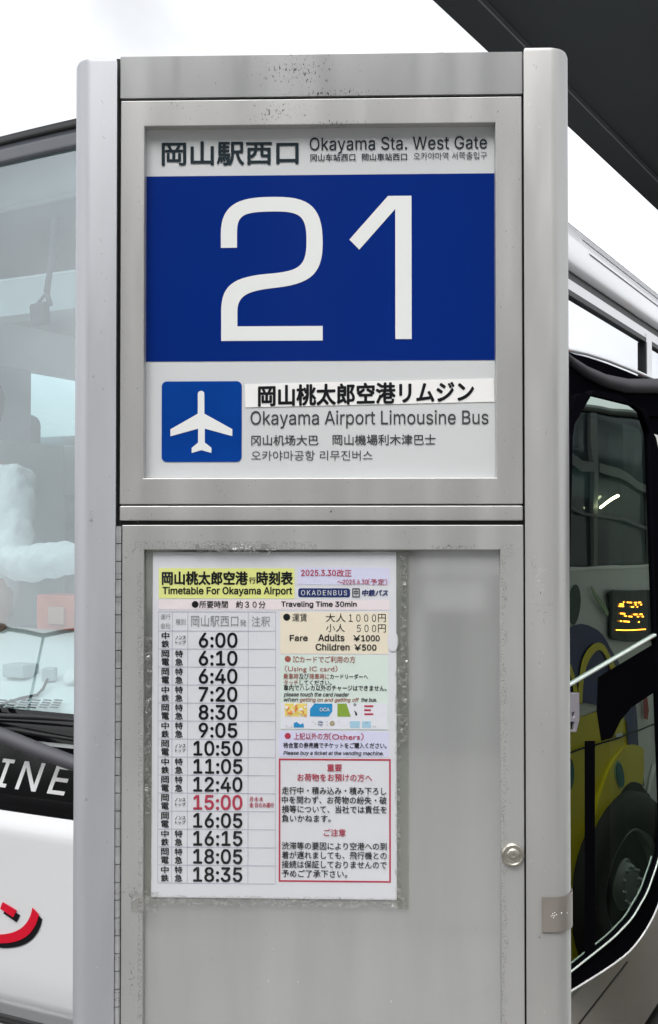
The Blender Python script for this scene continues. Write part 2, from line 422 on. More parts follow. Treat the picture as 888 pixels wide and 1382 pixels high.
# local x runs along the edge, local -y to the right under the roof
b = MB(); b.box(-16, 45, -.30, 0, CZ - .020, CZ + .30, M_CANOPY); b.build('edge_beam', t, bevel=.006)
b = MB(); b.box(-16, 45, -2.0, -.32, CZ + .02, CZ + .28, M_CANOPY); b.build('roof_slab', t)
b = MB(); b.box(-16, 45, -.318, -.304, CZ - .030, CZ + .02, M_CANOPY2); b.build('edge_trim', t)
for k in range(2):
    b = MB(); b.tube([(-13 + k * 22.5, -1.2, 0.01), (-13 + k * 22.5, -1.2, CZ + .019)], .12, M_CANOPY2, 16); b.build('column', t, smooth=True)

# ------------------------------------------------------------------ bus-stop sign
KS = .000905; ZS = FP * KS
YAW = -R(1.8)
SX = (433 - 444) * KS
sign = thing('bus_stop_sign', 'tall grey metal bus stop sign with a blue number 21 panel', 'bus stop sign', (SX, ZS, PLAT), YAW)
def LX(px, y0=0): return (px - 433) * KS * (ZS + y0) / ZS
def LZ(py, y0=0):
    d = ray(433, py); return H + d.z / d.y * (ZS + y0) - PLAT
def sp(y0): return lambda px, py: (LX(px, y0), y0, LZ(py, y0))
OUT = Vector((0, -1, 0))
def rectpts(x0, x1, yt, yb, y0): f = sp(y0); return [Vector(f(x0, yt)), Vector(f(x1, yt)), Vector(f(x1, yb)), Vector(f(x0, yb))]
def plate(mb, pts, y0, thick, m): f = sp(y0); mb.poly([[f(*p) for p in pts]], Vector((0, max(thick, 1e-5), 0)), m)
def prect(mb, x0, x1, yt, yb, y0, thick, m): mb.poly([rectpts(x0, x1, yt, yb, y0)], Vector((0, thick, 0)), m)
def frame(mb, o, i, y0, thick, m): mb.poly([rectpts(*o, y0), rectpts(*i, y0)], Vector((0, thick, 0)), m)
def rrect(x0, x1, yt, yb, r, n=6):
    out = []
    for cx, cy, a0 in ((x1 - r, yt + r, -90), (x1 - r, yb - r, 0), (x0 + r, yb - r, 90), (x0 + r, yt + r, 180)):
        for k in range(n + 1):
            a = R(a0 + 90 * k / n); out.append((cx + r * math.cos(a), cy + r * math.sin(a)))
    return out

def make_post(xo, xi, sgn, ytop, m):
    """extruded post, flat front, one big rounded outer corner; xo outer, xi inner (local metres)"""
    rr = .026; prof = [(xi, .0015), (xi - sgn * .0015, 0)]
    for k in range(13):
        a = R(90 * k / 12); prof.append((xo - sgn * rr + sgn * rr * math.sin(a), rr * 1.25 * (1 - math.cos(a))))
    prof += [(xo, .092), (xo - sgn * .01, .105), (xi, .105)]
    zt = LZ(ytop); z0 = 0
    mb = MB(); n = len(prof)
    loops = [(z0, 0, 0), (zt - .006, 0, 0), (zt - .0018, .0016, .0012), (zt, .006, .006)]
    cx = (xo + xi) / 2; cy = .05
    vs = []
    for z, ins, _ in loops:
        for x, y in prof:
            dx, dy = x - cx, y - cy
            vs.append((cx + dx * (1 - ins / .03), cy + dy * (1 - ins / .06), z))
    fs = [(i * n + k, i * n + (k + 1) % n, (i + 1) * n + (k + 1) % n, (i + 1) * n + k) for i in range(len(loops) - 1) for k in range(n)]
    fs += [tuple(range(n - 1, -1, -1)), tuple(range((len(loops) - 1) * n, len(loops) * n))]
    mb.add(vs, fs, m)
    o = mb.build('post', sign, recalc=True)
    o.data.polygons.foreach_set('use_smooth', [True] * len(o.data.polygons))
    md = o.modifiers.new('split', 'EDGE_SPLIT'); md.split_angle = R(28)
    return o
M_PL = px_metal('post_aluminium', (.415, .425, .455), .38, .30)
specks(M_PL, [(LX(121), LZ(700), .006, .02, .16), (LX(123), LZ(507), .003, .004, .2), (LX(116), LZ(1082), .003, .004, .2)], scale=700)
M_PR = px_metal('post_aluminium_right', (.45, .45, .44), .32)
specks(M_PR, [(LX(735), LZ(815), .03, .006, .10), (LX(728), LZ(800), .003, .004, .2), (LX(725), LZ(1262), .004, .004, .2)], scale=700)
make_post(LX(99.5, .038), LX(152.5), -1, 73, M_PL)
make_post(LX(765, .03), LX(709), 1, 66, M_PR)
XI0, XI1 = 158, 706
specks(M_RAIL, [(LX(400), LZ(92), .075, .032, .13), (LX(440), LZ(124), .10, .010, .15), (LX(365), LZ(100), .03, .03, .10)], scale=380)
b = MB(); prect(b, XI0, XI1, 73, 129.5, .003, .06, M_RAIL); b.build('top_rail', sign, bevel=.0016)
specks(M_FRAME, [(LX(375), LZ(150), .05, .022, .125), (LX(240), LZ(140), .05, .008, .10), (LX(450), LZ(166), .06, .006, .13), (LX(673), LZ(151), .004, .004, .2), (LX(447), LZ(690), .005, .004, .2)], scale=430)
b = MB(); frame(b, (159.5, 704.5, 133, 680.5), (192, 669, 168, 645), .003, .02, M_FRAME); b.build('display_frame', sign, bevel=.0012)
b = MB(); prect(b, 159.5, 704.5, 682.5, 702.5, .003, .05, M_FRAME); b.build('middle_rail', sign, bevel=.0014)
b = MB(); b.box(LX(150), LX(712), .030, .098, .10, LZ(78), M_DARK); b.build('cabinet', sign)
b = MB()
for r_ in ((152.5, 159.5, 76, 1900), (704, 709.5, 76, 1900)): prect(b, r_[0], r_[1], r_[2], r_[3],   .014, .028, M_DARK)
for r_ in ((160, 703.5, 127.5, 134), (160, 703.5, 700, 711)): prect(b, r_[0], r_[1], r_[2], r_[3], .009, .019, M_DARK)
b.build('gap_shade', sign)  # black strips stand in for the shade inside the deep gaps

# display panel
YP = .0175
pn = MB(); prect(pn, 188, 674, 164, 649, YP, .004, M_ACRYL); panel = pn.build('display_panel', sign)
b = MB(); prect(b, 191, 671.5, 236, 487, YP - .0004, .0003, M_BLUE); b.build('blue_field', panel)
def cr(ox, oy, s): return lambda p: (ox + p[0] / s, oy + p[1] / s)
q = cr(280, 250, 2.96)
two = [(48, 247), (48, 190)] + bez((48, 190), (48, 84), (105, 45), (240, 45)) + [(272, 45)] + bez((272, 45), (410, 45), (458, 92), (458, 230)) \
    + bez((458, 230), (458, 345), (420, 393), (270, 408)) + bez((270, 408), (150, 420), (115, 440), (115, 505)) + [(115, 562), (458, 562), (458, 620), (50, 620), (50, 500)] \
    + bez((50, 500), (50, 400), (95, 365), (230, 353)) + bez((230, 353), (360, 343), (393, 330), (393, 225)) + bez((393, 225), (393, 122), (372, 103), (260, 103)) + bez((260, 103), (135, 103), (113, 115), (113, 190)) + [(113, 247)]
one = [(565, 218), (720, 45), (814, 45), (814, 616), (749, 616), (749, 97), (605, 258)]
b = MB()
for pts in (two, one): plate(b, [q(p) for p in pts], YP - .0008, .0003, M_DIGIT)
b.build('route_number', panel)
b = MB(); F0 = sp(YP - .0008)
write(b, '岡山駅西口', (215, 402, 189, 222), F0, M_SLATE, bold=.75, res=4)
write(b, 'Okayama Sta. West Gate', (417, 657, 185.5, 207.5), F0, M_SLATE, bold=.12, font=F_LAT, spacing=1.02)
write(b, '冈山车站西口', (418, 479, 207.5, 217.5), F0, M_SLATE, bold=.15)
write(b, '岡山車站西口', (488, 549, 207.5, 217.5), F0, M_SLATE, bold=.15)
write(b, '오카야마역 서쪽출입구', (558, 657, 207, 217), F0, M_SLATE)
b.build('stop_name_lettering', panel)
ic = MB(); plate(ic, rrect(216, 325, 514, 623, 7), YP - .0006, .0005, M_BLUE2); icon = ic.build('airport_pictogram', panel)
q2 = cr(205, 505, 6.343)
pln = [(382, 165)] + bez((382, 165), (382, 130), (438, 130), (438, 165), 10) + [(439, 335), (680, 468), (680, 528), (443, 463), (443, 583), (500, 628), (500, 672), (415, 648), (330, 672), (330, 628), (385, 583), (385, 463), (146, 528), (146, 468), (382, 335)]
b = MB(); plate(b, [q2(p) for p in pln], YP - .001, .0003, M_DIGIT); b.build('aeroplane_symbol', icon)
st = MB(); plate(st, [(329, 518), (665, 511.5), (666, 543), (330, 549.5)], YP - .0008, .0005, M_STICK); stick = st.build('line_name_sticker', panel)
b = MB(); F1 = sp(YP - .0012)
def slant(px, py): return F1(px, py - (px - 497) * .0185)
write(b, '岡山桃太郎空港リムジン', (347, 639, 516.5, 546), slant, M_INK, bold=.95, res=4)
b.build('line_name_lettering', stick)
b = MB(); F2 = sp(YP - .0006)
write(b, 'Okayama Airport Limousine Bus', (337, 658, 554, 578), F2, M_DGREY, bold=.12, font=F_LAT)
write(b, '冈山机场大巴', (338, 429, 587, 601), F2, M_DGREY, bold=.15)
write(b, '岡山機場利木津巴士', (448, 587, 586.5, 601), F2, M_DGREY, bold=.15)
write(b, '오카야마공항', (338, 424, 608, 621.5), F2, M_DGREY)
write(b, '리무진버스', (431, 502, 608, 621.5), F2, M_DGREY)
b.build('destination_lettering', panel)
# lower door
dr = MB(); frame(dr, (163, 705, 708.5, 1560), (193, 674, 742, 1530), .003, .012, M_DOOR)
specks(M_DOOR, [(LX(176), LZ(745), .012, .016, .12), (LX(176), LZ(1208), .012, .02, .15), (LX(168), LZ(752), .006, .006, .14), (LX(178), LZ(1325), .01, .03, .11), (LX(610), LZ(738), .05, .005, .13), (LX(300), LZ(735), .09, .006, .11), (LX(720), LZ(1300), .01, .01, .1)], col=(.10, .10, .09, 1), scale=420)
door = dr.build('door', sign, bevel=.0011)
b = MB(); prect(b, 189, 678, 738, 1535, .0118, .003, M_PANEL); dpan = b.build('door_panel', door)
b = MB(); prect(b, 163, 705, 1562, 1900, .003, .04, M_DOOR); b.build('lower_plate', sign, bevel=.0012)
hg = MB(); y = 709.5
while y < 1560:
    z1, z0 = LZ(y + .6), LZ(min(y + 23.6, 1560)); xx = LX(157.6)
    hg.lathe((xx, .0035, z0), (0, 0, 1), [(0, 0), (0, .0036), (z1 - z0, .0036), (z1 - z0, 0)], M_STEEL, 14); y += 24.2
hg.build('hinge', door, smooth=False)
lk = MB(); kx, kz = LX(690), LZ(1152)
lk.lathe((kx, .003, kz), (0, -1, 0), [(0, .0142), (.0025, .0140), (.0042, .0125), (.0046, .0112), (.0036, .0108), (.0036, .0076), (.0052, .0070), (.0056, .0060), (.0046, .0042), (.0046, .0020), (.0052, .0012), (.0052, 0)], M_NICKEL, 36)
lk.build('lock', door, smooth=True)
def ragged(mb, x0, x1, ya, yb, y0, m, j, step=9):
    n = max(2, int((yb - ya) / step)); L = []; Rr = []
    for i in range(n + 1):
        yy = ya + (yb - ya) * i / n
        L.append((x0 + random.uniform(-j * .3, j * .3), yy)); Rr.append((x1 + random.uniform(-j, j), yy))
    f = sp(y0)
    vs = [f(*p) for p in L] + [f(*p) for p in Rr]
    mb.add(vs, [(i, n + 1 + i, n + 2 + i, i + 1) for i in range(n)], m)
rs = MB()
ragged(rs, 674.6, 681, 736, 1382, .0024, M_RESID, 3.5)
ragged(rs, 184, 191.5, 770, 900, .0024, M_RESID, 2)
ragged(rs, 186, 191.5, 900, 1200, .0024, M_RESID, 1.5)
ragged(rs, 186, 191.5, 1215, 1380, .0024, M_RESID, 2)
ragged(rs, 180, 420, 730, 741, .0024, M_RESID, 10, 4)
ragged(rs, 580, 640, 737, 741, .0024, M_RESID, 6, 3)
ragged(rs, 678, 692, 734, 752, .0024, M_RESID, 4, 5)
rs.build('tape_residue', door)
sc_ = MB(); f = sp(-.0001)
def scratch(x, y, l, a, wd, m, y0):
    f = sp(y0); dx, dy = l * math.cos(a), l * math.sin(a); nx, ny = -math.sin(a) * wd, math.cos(a) * wd
    sc_.add([f(x - dx, y - dy), f(x + nx, y + ny), f(x + dx, y + dy), f(x - nx, y - ny)], [(0, 1, 2, 3)], m)
M_SCR = pm('dark_scratch', (.16, .16, .155), .6); M_SCL = pm('bright_scratch', (.66, .67, .68), .4)
for _ in range(26): scratch(random.uniform(126, 150), random.uniform(90, 1370), random.uniform(.8, 4), random.gauss(1.57, .7), .28, random.choice((M_SCR, M_SCL, M_SCR)), -.00008)
for _ in range(26): scratch(random.uniform(713, 736), random.uniform(90, 1370), random.uniform(.8, 5), random.gauss(1.57, .7), .28, random.choice((M_SCR, M_SCL)), -.00008)
for _ in range(16): scratch(random.uniform(715, 736), random.uniform(760, 830), random.uniform(1, 6), random.gauss(.1, .3), .25, random.choice((M_SCR, M_SCL)), -.00008)
for _ in range(40):
    x, y = random.choice(((random.uniform(163, 190), random.uniform(140, 1370)), (random.uniform(675, 702), random.uniform(140, 1370)), (random.uniform(165, 700), random.uniform(684, 701)), (random.uniform(165, 700), random.uniform(650, 678)), (random.uniform(165, 700), random.uniform(712, 738)), (random.uniform(165, 700), random.uniform(78, 126))))
    scratch(x, y, random.uniform(.6, 4), random.uniform(0, 3.1), .26, random.choice((M_SCR, M_SCL, M_SCR)), .0029)
for _ in range(14): scratch(random.uniform(210, 665), random.uniform(1235, 1375), random.uniform(.5, 3), random.uniform(0, 3.1), .3, random.choice((M_SCR, M_SCL)), .0116)
kind(sc_.build('scratches', sign), 'stuff')
# braille plate wrapped round the right post
bp_ = MB(); xo = LX(765, .03); rr = .026; off = .0016
path = [(LX(728), -off)]
for k in range(13):
    a = R(90 * k / 12); path.append((xo - rr + (rr + off) * math.sin(a), rr * 1.25 - (rr * 1.25 + off) * math.cos(a)))
path.append((xo + off, .06))
za, zb = LZ(1254), LZ(1207)
vs = [(x, y, z) for z in (za, zb) for x, y in path]; n = len(path)
bp_.add(vs, [(i, i + 1, n + i + 1, n + i) for i in range(n - 1)], M_PLATE)
bo = bp_.build('braille_plate', sign, smooth=True)
md = bo.modifiers.new('solid', 'SOLIDIFY'); md.thickness = .0012; md.offset = 0
md = bo.modifiers.new('split', 'EDGE_SPLIT'); md.split_angle = R(30)
dots = MB()
for (x, y) in [(742, 1229), (742, 1231.5), (744.5, 1228), (744.5, 1232), (747, 1230.5), (754, 1229), (740, 1232.5), (743, 1234.5), (762, 1230.5)]:
    a = 0 if LX(x) < xo - rr else math.asin(min(1, (LX(x) - xo + rr) / (rr + off)))
    yy = -off if a == 0 else rr * 1.25 - (rr * 1.25 + off) * math.cos(a)
    dots.lathe((LX(x), yy - .0004, LZ(y)), (0, -1, 0), [(0, .0008), (.0005, .0006), (.0006, 0)], M_STICK, 8)
dots.build('braille_dots', bo)

# ------------------------------------------------------------------ timetable poster
YR = .0102
poster = thing('timetable_poster', 'white printed bus timetable in a clear sleeve taped to the grey door', 'timetable', (SX, ZS, PLAT), YAW)
pp = MB(); plate(pp, [(205, 745.5), (534, 745), (534.5, 1213.5), (203.5, 1213)], YR, .0004, M_PAPER); paper = pp.build('paper', poster)
Fd = sp(YR - .0003); Ft = sp(YR - .0006)
def band(mb, x0, x1, yt, yb, m): mb.poly([[Fd(x0, yt), Fd(x1, yt), Fd(x1, yb), Fd(x0, yb)]], Vector((0, .00015, 0)), m)
def dot(mb, cx, cy, r, m): mb.poly([[Ft(cx + r * math.cos(2 * math.pi * k / 16), cy + r * math.sin(2 * math.pi * k / 16)) for k in range(16)]], Vector((0, .0001, 0)), m)
def T(mb, s, x0, x1, yt, yb, m=M_INK, bold=0, **k): write(mb, s, (x0, x1, yt, yb), Ft, m, bold=bold, **k)
L_ = dict(font=F_LAT)
b = MB(); band(b, 213, 397, 767, 808, M_YELLOW)
T(b, '岡山桃太郎空港', 217, 334, 771, 790, bold=.65); T(b, '行', 335.5, 344.5, 779, 788, bold=.2); T(b, '時刻表', 345.5, 395, 771, 790, bold=.65)
T(b, 'Timetable For Okayama Airport', 218, 394, 792, 805, bold=.4, **L_)
b.build('title_band', paper)
b = MB(); band(b, 402, 525, 766, 789, M_LAV)
T(b, '2025.3.30', 406, 453, 769, 777.5, M_RED, .25, **L_); T(b, '改正', 454, 474, 768.5, 778.5, M_RED, .2)
T(b, '〜', 454.5, 462, 784, 787, M_RED); T(b, '2025.6.30', 462, 496, 782, 788.5, M_RED, .1, **L_); T(b, '（予定）', 496, 522, 781, 789.5, M_RED, .05)
b.poly([[Fd(*p) for p in rrect(402, 472, 794, 806, 3, 4)]], Vector((0, .00015, 0)), M_NAVY)
T(b, 'OKADENBUS', 406, 468, 796.5, 803.5, M_DIGIT, 0, font=F_LAT, spacing=1.25)
for r_ in ((475, 485, 794, 795.2), (475, 485, 804.8, 806), (475, 476.2, 794, 806), (483.8, 485, 794, 806)): b.poly([[Ft(r_[0], r_[2]), Ft(r_[1], r_[2]), Ft(r_[1], r_[3]), Ft(r_[0], r_[3])]], Vector((0, .0001, 0)), M_INK)
T(b, '中', 477, 483, 796, 804, bold=.15)
T(b, '中鉄バス', 488, 523, 795.5, 804.5, M_NAVY, .4, shear=.12)
b.build('revision_notice', paper)
b = MB(); band(b, 213, 525, 810, 823, M_PINK)
dot(b, 262.5, 816, 4.6, M_INK); T(b, '所要時間', 268, 307, 811, 821, bold=.12); T(b, '約３０分', 318, 358, 811, 821, bold=.12)
T(b, 'Traveling Time 30min', 379, 481, 811.5, 821, bold=.3, **L_)
b.build('travel_time_band', paper)
b = MB()
def line(x0, x1, y0, y1): b.poly([[Fd(x0, y0), Fd(x1, y0), Fd(x1, y1), Fd(x0, y1)]], Vector((0, .0001, 0)), M_LINE)
RH = 24.4
for x in (212.5, 231.5, 252.5, 334.5, 371.5): line(x - .4, x + .4, 826, 1193.6)
line(212.1, 371.9, 825.6, 826.4)
for i in range(15): line(212.9, 371.1, 851.6 + RH * i, 852.4 + RH * i)
G = M_GREYINK
T(b, '運行', 215.5, 229, 829, 836.5, G); T(b, '会社', 215.5, 229, 841, 849, G); T(b, '種別', 236, 249.5, 835.5, 843.5, G)
T(b, '岡山駅西口', 257, 321, 831, 846, G); T(b, '発', 323, 332, 836.5, 845.5, G); T(b, '注釈', 339, 364, 832, 846, G)
rows = [('中鉄', 0, '6:00'), ('岡電', 1, '6:10'), ('岡電', 1, '6:40'), ('中鉄', 1, '7:20'), ('岡電', 1, '8:30'), ('中鉄', 1, '9:05'), ('岡電', 0, '10:50'),
        ('中鉄', 1, '11:05'), ('岡電', 1, '12:40'), ('岡電', 0, '15:00'), ('岡電', 0, '16:05'), ('中鉄', 1, '16:15'), ('岡電', 1, '18:05'), ('中鉄', 1, '18:35')]
for i, (c, ty, tm) in enumerate(rows):
    r0 = 852 + RH * i; k = M_RED if tm == '15:00' else M_INK
    T(b, c[0], 217, 227.5, r0 + 1.6, r0 + 11.4, bold=.22); T(b, c[1], 217, 227.5, r0 + 12.6, r0 + 22.6, bold=.22)
    if ty:
        T(b, '特', 235.5, 246, r0 + 1.6, r0 + 11.4, bold=.2); T(b, '急', 235.5, 246, r0 + 12.6, r0 + 22.6, bold=.2)
    else:
        T(b, 'ノンス', 235.5, 250, r0 + 6.5, r0 + 11.5, M_DGREY, .08); T(b, 'トップ', 236, 250, r0 + 13, r0 + 18, M_DGREY, .08)
    x0, x1 = (267.5, 320) if len(tm) == 4 else (260.5, 327)
    T(b, tm, x0, x1, r0 + 2.0, r0 + 22.6, k, .62, font=F_LAT, res=4)
r0 = 852 + RH * 9
T(b, '月·水·木', 336.5, 355, r0 + 4, r0 + 11, M_RED, .1); T(b, '金·日のみ運行', 336.5, 369.5, r0 + 12, r0 + 19, M_RED, .1)
b.build('departure_table', paper)
b = MB(); band(b, 378, 523.5, 826, 882.5, M_CREAM)
dot(b, 386.5, 833, 4.8, M_INK); T(b, '運賃', 394, 414, 828, 839); T(b, '大人', 439, 466, 828, 839.5); T(b, '１０００', 470, 507, 829, 839); T(b, '円', 509.5, 520, 828.5, 839.5)
T(b, '小人', 439.5, 465, 842, 853); T(b, '５００', 481, 507, 843, 853); T(b, '円', 509.5, 520, 842.5, 853.5)
T(b, 'Fare', 390.5, 415, 857, 865.5, bold=.3, **L_); T(b, 'Adults', 429, 464.5, 856, 865.5, bold=.3, **L_); T(b, '￥', 476, 486, 857, 865.5, bold=.2); T(b, '1000', 487, 512, 857, 865.5, bold=.3, **L_)
T(b, 'Children', 425.5, 471.5, 868.5, 878, bold=.3, **L_); T(b, '￥', 477.5, 487, 869.5, 878, bold=.2); T(b, '500', 488, 507.5, 869.5, 878, bold=.3, **L_)
b.build('fare_panel', paper)
b = MB(); band(b, 378, 523.5, 884, 985, M_MINT)
dot(b, 388, 889.5, 4.2, M_DRED); T(b, 'IC', 395, 403, 886, 894, M_DRED, .1, **L_); T(b, 'カードでご利用の方', 404, 479, 885.5, 894.5, M_DRED, .1)
T(b, '（Using IC card）', 384, 455, 898, 908, M_DRED, .05)
T(b, '乗車時', 382, 402.5, 909, 917, M_DRED, .05); T(b, '及び', 403, 416.5, 909, 917, bold=.05); T(b, '降車時に', 417.5, 444, 909, 917, M_DRED, .05); T(b, 'カードリーダーへ', 445, 496, 909.5, 916.5, bold=.1)
T(b, 'タッチ', 382.5, 402, 918, 925, M_DRED, .08); T(b, 'してください。', 404, 447, 918, 925, bold=.1)
T(b, '※車内でハレカ以外のチャージはできません。', 382.5, 521, 924.5, 932.5, bold=.1)
T(b, 'please touch the card reader', 382.5, 471, 934.5, 941.5, M_DGREY, .18, shear=.2, **L_)
T(b, 'when', 382.5, 402, 941.5, 947, M_DGREY, .15, shear=.2, **L_); T(b, 'getting on and getting off', 404, 484, 941.5, 948.5, M_DRED, .1, shear=.2, **L_); T(b, 'the bus.', 487, 508, 941.5, 947, M_DGREY, .18, shear=.2, **L_)
b.build('card_notice', paper)
b = MB(); K = M_CARD
def cpoly(pts, m, l=0): b.poly([[(Ft(x, y)[0], YR - .0006 - l * .0002, Ft(x, y)[2]) for x, y in pts]], Vector((0, .0001, 0)), m)
def crect(x0, x1, y0, y1, m, l=0): cpoly([(x0, y0), (x1, y0), (x1, y1), (x0, y1)], m, l)
crect(379, 522, 948.8, 984, K[3])
crect(384, 414, 949.5, 967, K[0], 1)
for k in range(26): cx, cy = random.uniform(386, 412), random.uniform(951, 966); s_ = random.uniform(.8, 1.9); crect(cx - s_, cx + s_, cy - s_, cy + s_, random.choice([K[3], K[4], K[0], K[3]]), 2 + k % 5)
cpoly([(424, 949.5), (448, 949.5), (448, 960), (443, 967), (418, 967), (418, 957)], K[1], 1)
write(b, 'OCA', (431, 444.5, 955, 960), lambda x, y: (Ft(x, y)[0], YR - .0012, Ft(x, y)[2]), M_DIGIT, .15, font=F_LAT)
cpoly([(455, 949.5), (467, 949.5), (473, 967), (455, 967)], K[2], 1)
for k in range(3): crect(491, 503 if k != 1 else 500, 951.5 + k * 5.4, 954 + k * 5.4, M_RED, 1)
dot(b, 478.5, 951, 2.2, M_GREYINK); cpoly([(477, 958), (480.5, 961), (482, 965), (479, 965.5), (478.5, 962)], M_DGREY, 1)
crect(384, 393, 973, 982, K[3], 1); cpoly([(396, 982), (396, 976), (400, 974.5), (405, 978), (409, 976), (410, 982)], K[1], 1)
dot(b, 432, 976.5, 3.9, M_CARD[1]); crect(428.5, 435.5, 976, 977, K[3], 3); dot(b, 448, 976.5, 3.8, M_CARD[0]); crect(472, 485, 973, 982, K[5], 1); crect(488, 500, 973, 982, K[5], 1)
for k in range(14): cx, cy = random.uniform(386, 515), random.uniform(972, 982); crect(cx - .5, cx + .5, cy - .5, cy + .5, M_GREYINK, 4)
b.build('card_pictures', paper)
b = MB(); band(b, 376.5, 524, 987, 1021.5, M_LAV)
dot(b, 388, 993.5, 4.2, M_RED); T(b, '上記以外の方', 396, 443, 989, 998.5, M_RED, .12); T(b, '（Others）', 443, 490, 989, 999, M_RED, .1)
T(b, '待合室の券売機でチケットをご購入ください。', 382, 521, 1002, 1010, bold=.14)
T(b, 'Please buy a ticket at the vending machine.', 382, 517, 1013.5, 1020.5, M_DGREY, .2, shear=.2, **L_)
b.build('ticket_notice', paper)
b = MB(); f = Ft
o_ = [Fd(376, 1024), Fd(526.5, 1024), Fd(526.5, 1190.5), Fd(376, 1190.5)]; i_ = [Fd(378.2, 1026.2), Fd(524.3, 1026.2), Fd(524.3, 1188.3), Fd(378.2, 1188.3)]
b.poly([o_, i_], Vector((0, .00015, 0)), M_RED)
T(b, '重要', 441, 461, 1031, 1041, M_RED, .2); T(b, 'お荷物をお預けの方へ', 401, 501.5, 1044, 1054.5, M_RED, .15)
for s, x1, y0 in (('走行中・積み込み・積み下ろし', 520.5, 1062), ('中を問わず、お荷物の紛失・破', 521, 1074.5), ('損等について、当社では責任を', 521, 1087), ('負いかねます。', 446, 1099.5),
                  ('渋滞等の要因により空港への到', 521, 1136.5), ('着が遅れましても、飛行機との', 521, 1149), ('接続は保証しておりませんので', 521, 1161.5), ('予めご了承下さい。', 468, 1174)):
    T(b, s, 380, x1, y0, y0 + 10.4, bold=.12)
T(b, 'ご注意', 436.5, 466, 1118.5, 1128.5, M_RED, .15)
b.build('luggage_notice', paper)
b = MB(); b.poly([[(lambda p: (p[0], YR - .0009, p[2]))(Ft(529.5 + 7.5 * math.cos(2 * math.pi * k / 20), 865 + 14 * math.sin(2 * math.pi * k / 20))) for k in range(20)]], Vector((0, .0002, 0)), M_PAPER); b.build('white_seal', paper)
# sleeve and tape
b = MB(); nx, ny = 24, 34; f = sp(.0088)
def slv(u, v):
    x = 197 + 352 * u; y_ = 739 + 488 * v; p = Vector(f(x, y_)); e = min(u, 1 - u, v, 1 - v)
    p.y += .0006 * math.sin(37 * u + 11 * v) * math.sin(23 * v + 5 * u) * (1 if e < .08 else .25); return p
b.grid(slv, [i / nx for i in range(nx + 1)], [i / ny for i in range(ny + 1)], M_SLEEVE); slo = b.build('clear_sleeve', poster, smooth=True)
def tape(mb, x0, x1, y0, y1, yy, j=1.2, step=7, mat=None):
    horiz = (x1 - x0) > (y1 - y0); n = max(3, int(max(x1 - x0, y1 - y0) / step)); f = sp(yy); A = []; B = []
    for i in range(n + 1):
        t_ = i / n
        if horiz: x = x0 + (x1 - x0) * t_; A.append((x, y0 + random.uniform(-j, j))); B.append((x, y1 + random.uniform(-j, j)))
        else: y_ = y0 + (y1 - y0) * t_; A.append((x0 + random.uniform(-j, j), y_)); B.append((x1 + random.uniform(-j, j), y_))
    vs = []
    for a_, b_ in zip(A, B):
        for t_ in (0, .33, .67, 1):
            p = Vector(f(a_[0] + (b_[0] - a_[0]) * t_, a_[1] + (b_[1] - a_[1]) * t_)); p.y += random.uniform(-.0006, .0004); vs.append(p)
    mb.add(vs, [(i * 4 + k, i * 4 + k + 1, i * 4 + 5 + k, i * 4 + 4 + k) for i in range(n) for k in range(3)], mat or M_TAPE)
for r_ in ((535, 551, 743, 1226), (194, 204.5, 743, 1214), (193, 556, 741, 745.5)):
    tp = MB(); tape(tp, *r_, .0082, mat=M_MARGIN, j=.5); tp.build('sleeve_margin', poster, smooth=True)
for r_ in ((197, 547, 1211, 1224), (533, 540, 900, 1215), (195, 203, 860, 1100), (177, 214, 1206, 1234), (262, 372, 735, 747), (540, 548, 750, 1000)):
    tp = MB(); tape(tp, *r_, .0072 if r_[0] != 177 and r_[2] != 735 else .0018, j=1.6, step=5); tp.build('tape_strip', poster, smooth=True)

# ------------------------------------------------------------------ coach
BT = R(28); XC, YC = .24, 3.0
coach = thing('coach', 'white airport coach parked behind the sign with its entry door ajar', 'bus', (XC, YC, 0), -BT)
MBW = Matrix.Translation((XC, YC, 0)) @ Matrix.Rotation(-BT, 4, 'Z'); MBI = MBW.inverted()
def tol(p): return MBI @ Vector(p)
LEN = 10.5; WID = 2.5; ROOF = 3.44
def front_y(s, z):
    y = .055 * (s - 1.25) ** 2 / 1.0
    if s < .22: y += .35 * ((.22 - s) / .22) ** 2.2
    if s > WID - .22: y += .35 * ((s - WID + .22) / .22) ** 2.2
    if z > 1.30: y += .20 * (z - 1.30)
    if z < .75: y += .02
    return y
def fpt(s, z, off=0): return Vector((-s, front_y(s, z) - off, z))
def front_hit(px, py, off=0):
    o = MBI @ CAM; d = MBI.to_3x3() @ ray(px, py); lo, hi = 2.2, 6.0
    for _ in range(50):
        t = (lo + hi) / 2; p = o + d * t
        if p.y < front_y(max(0, min(WID, -p.x)), p.z) - off: lo = t
        else: hi = t
    return o + d * lo
def ss(a, b_, n): return [a + (b_ - a) * i / n for i in range(n + 1)]
S = [0, .03, .07, .12, .17, .22] + ss(.3, WID - .3, 24) + [WID - .22, WID - .17, WID - .12, WID - .07, WID - .03, WID]
def fz(py, px=50): return front_hit(px, py).z
ZT = fz(187); ZB = fz(959); ZW = fz(1098); ZP = fz(1377)
def strip(mb, z0, z1, m, off=0, n=8, s_=None): mb.grid(lambda s, z: fpt(s, z, off), list(reversed(s_ or S)), ss(z0, z1, n), m)
b = MB(); strip(b, ZB, ZT, M_SCREEN, n=16); wind = b.build('windscreen', coach, smooth=True)
b = MB(); strip(b, ZT - .075, ZT + .001, M_TINT, .006, 3); b.build('shade_band', wind, smooth=True, solid=.004)
b = MB(); strip(b, ZT + .002, ZT + .035, M_MATT, .004, 2); b.build('windscreen_top_trim', coach, smooth=True, solid=.02)
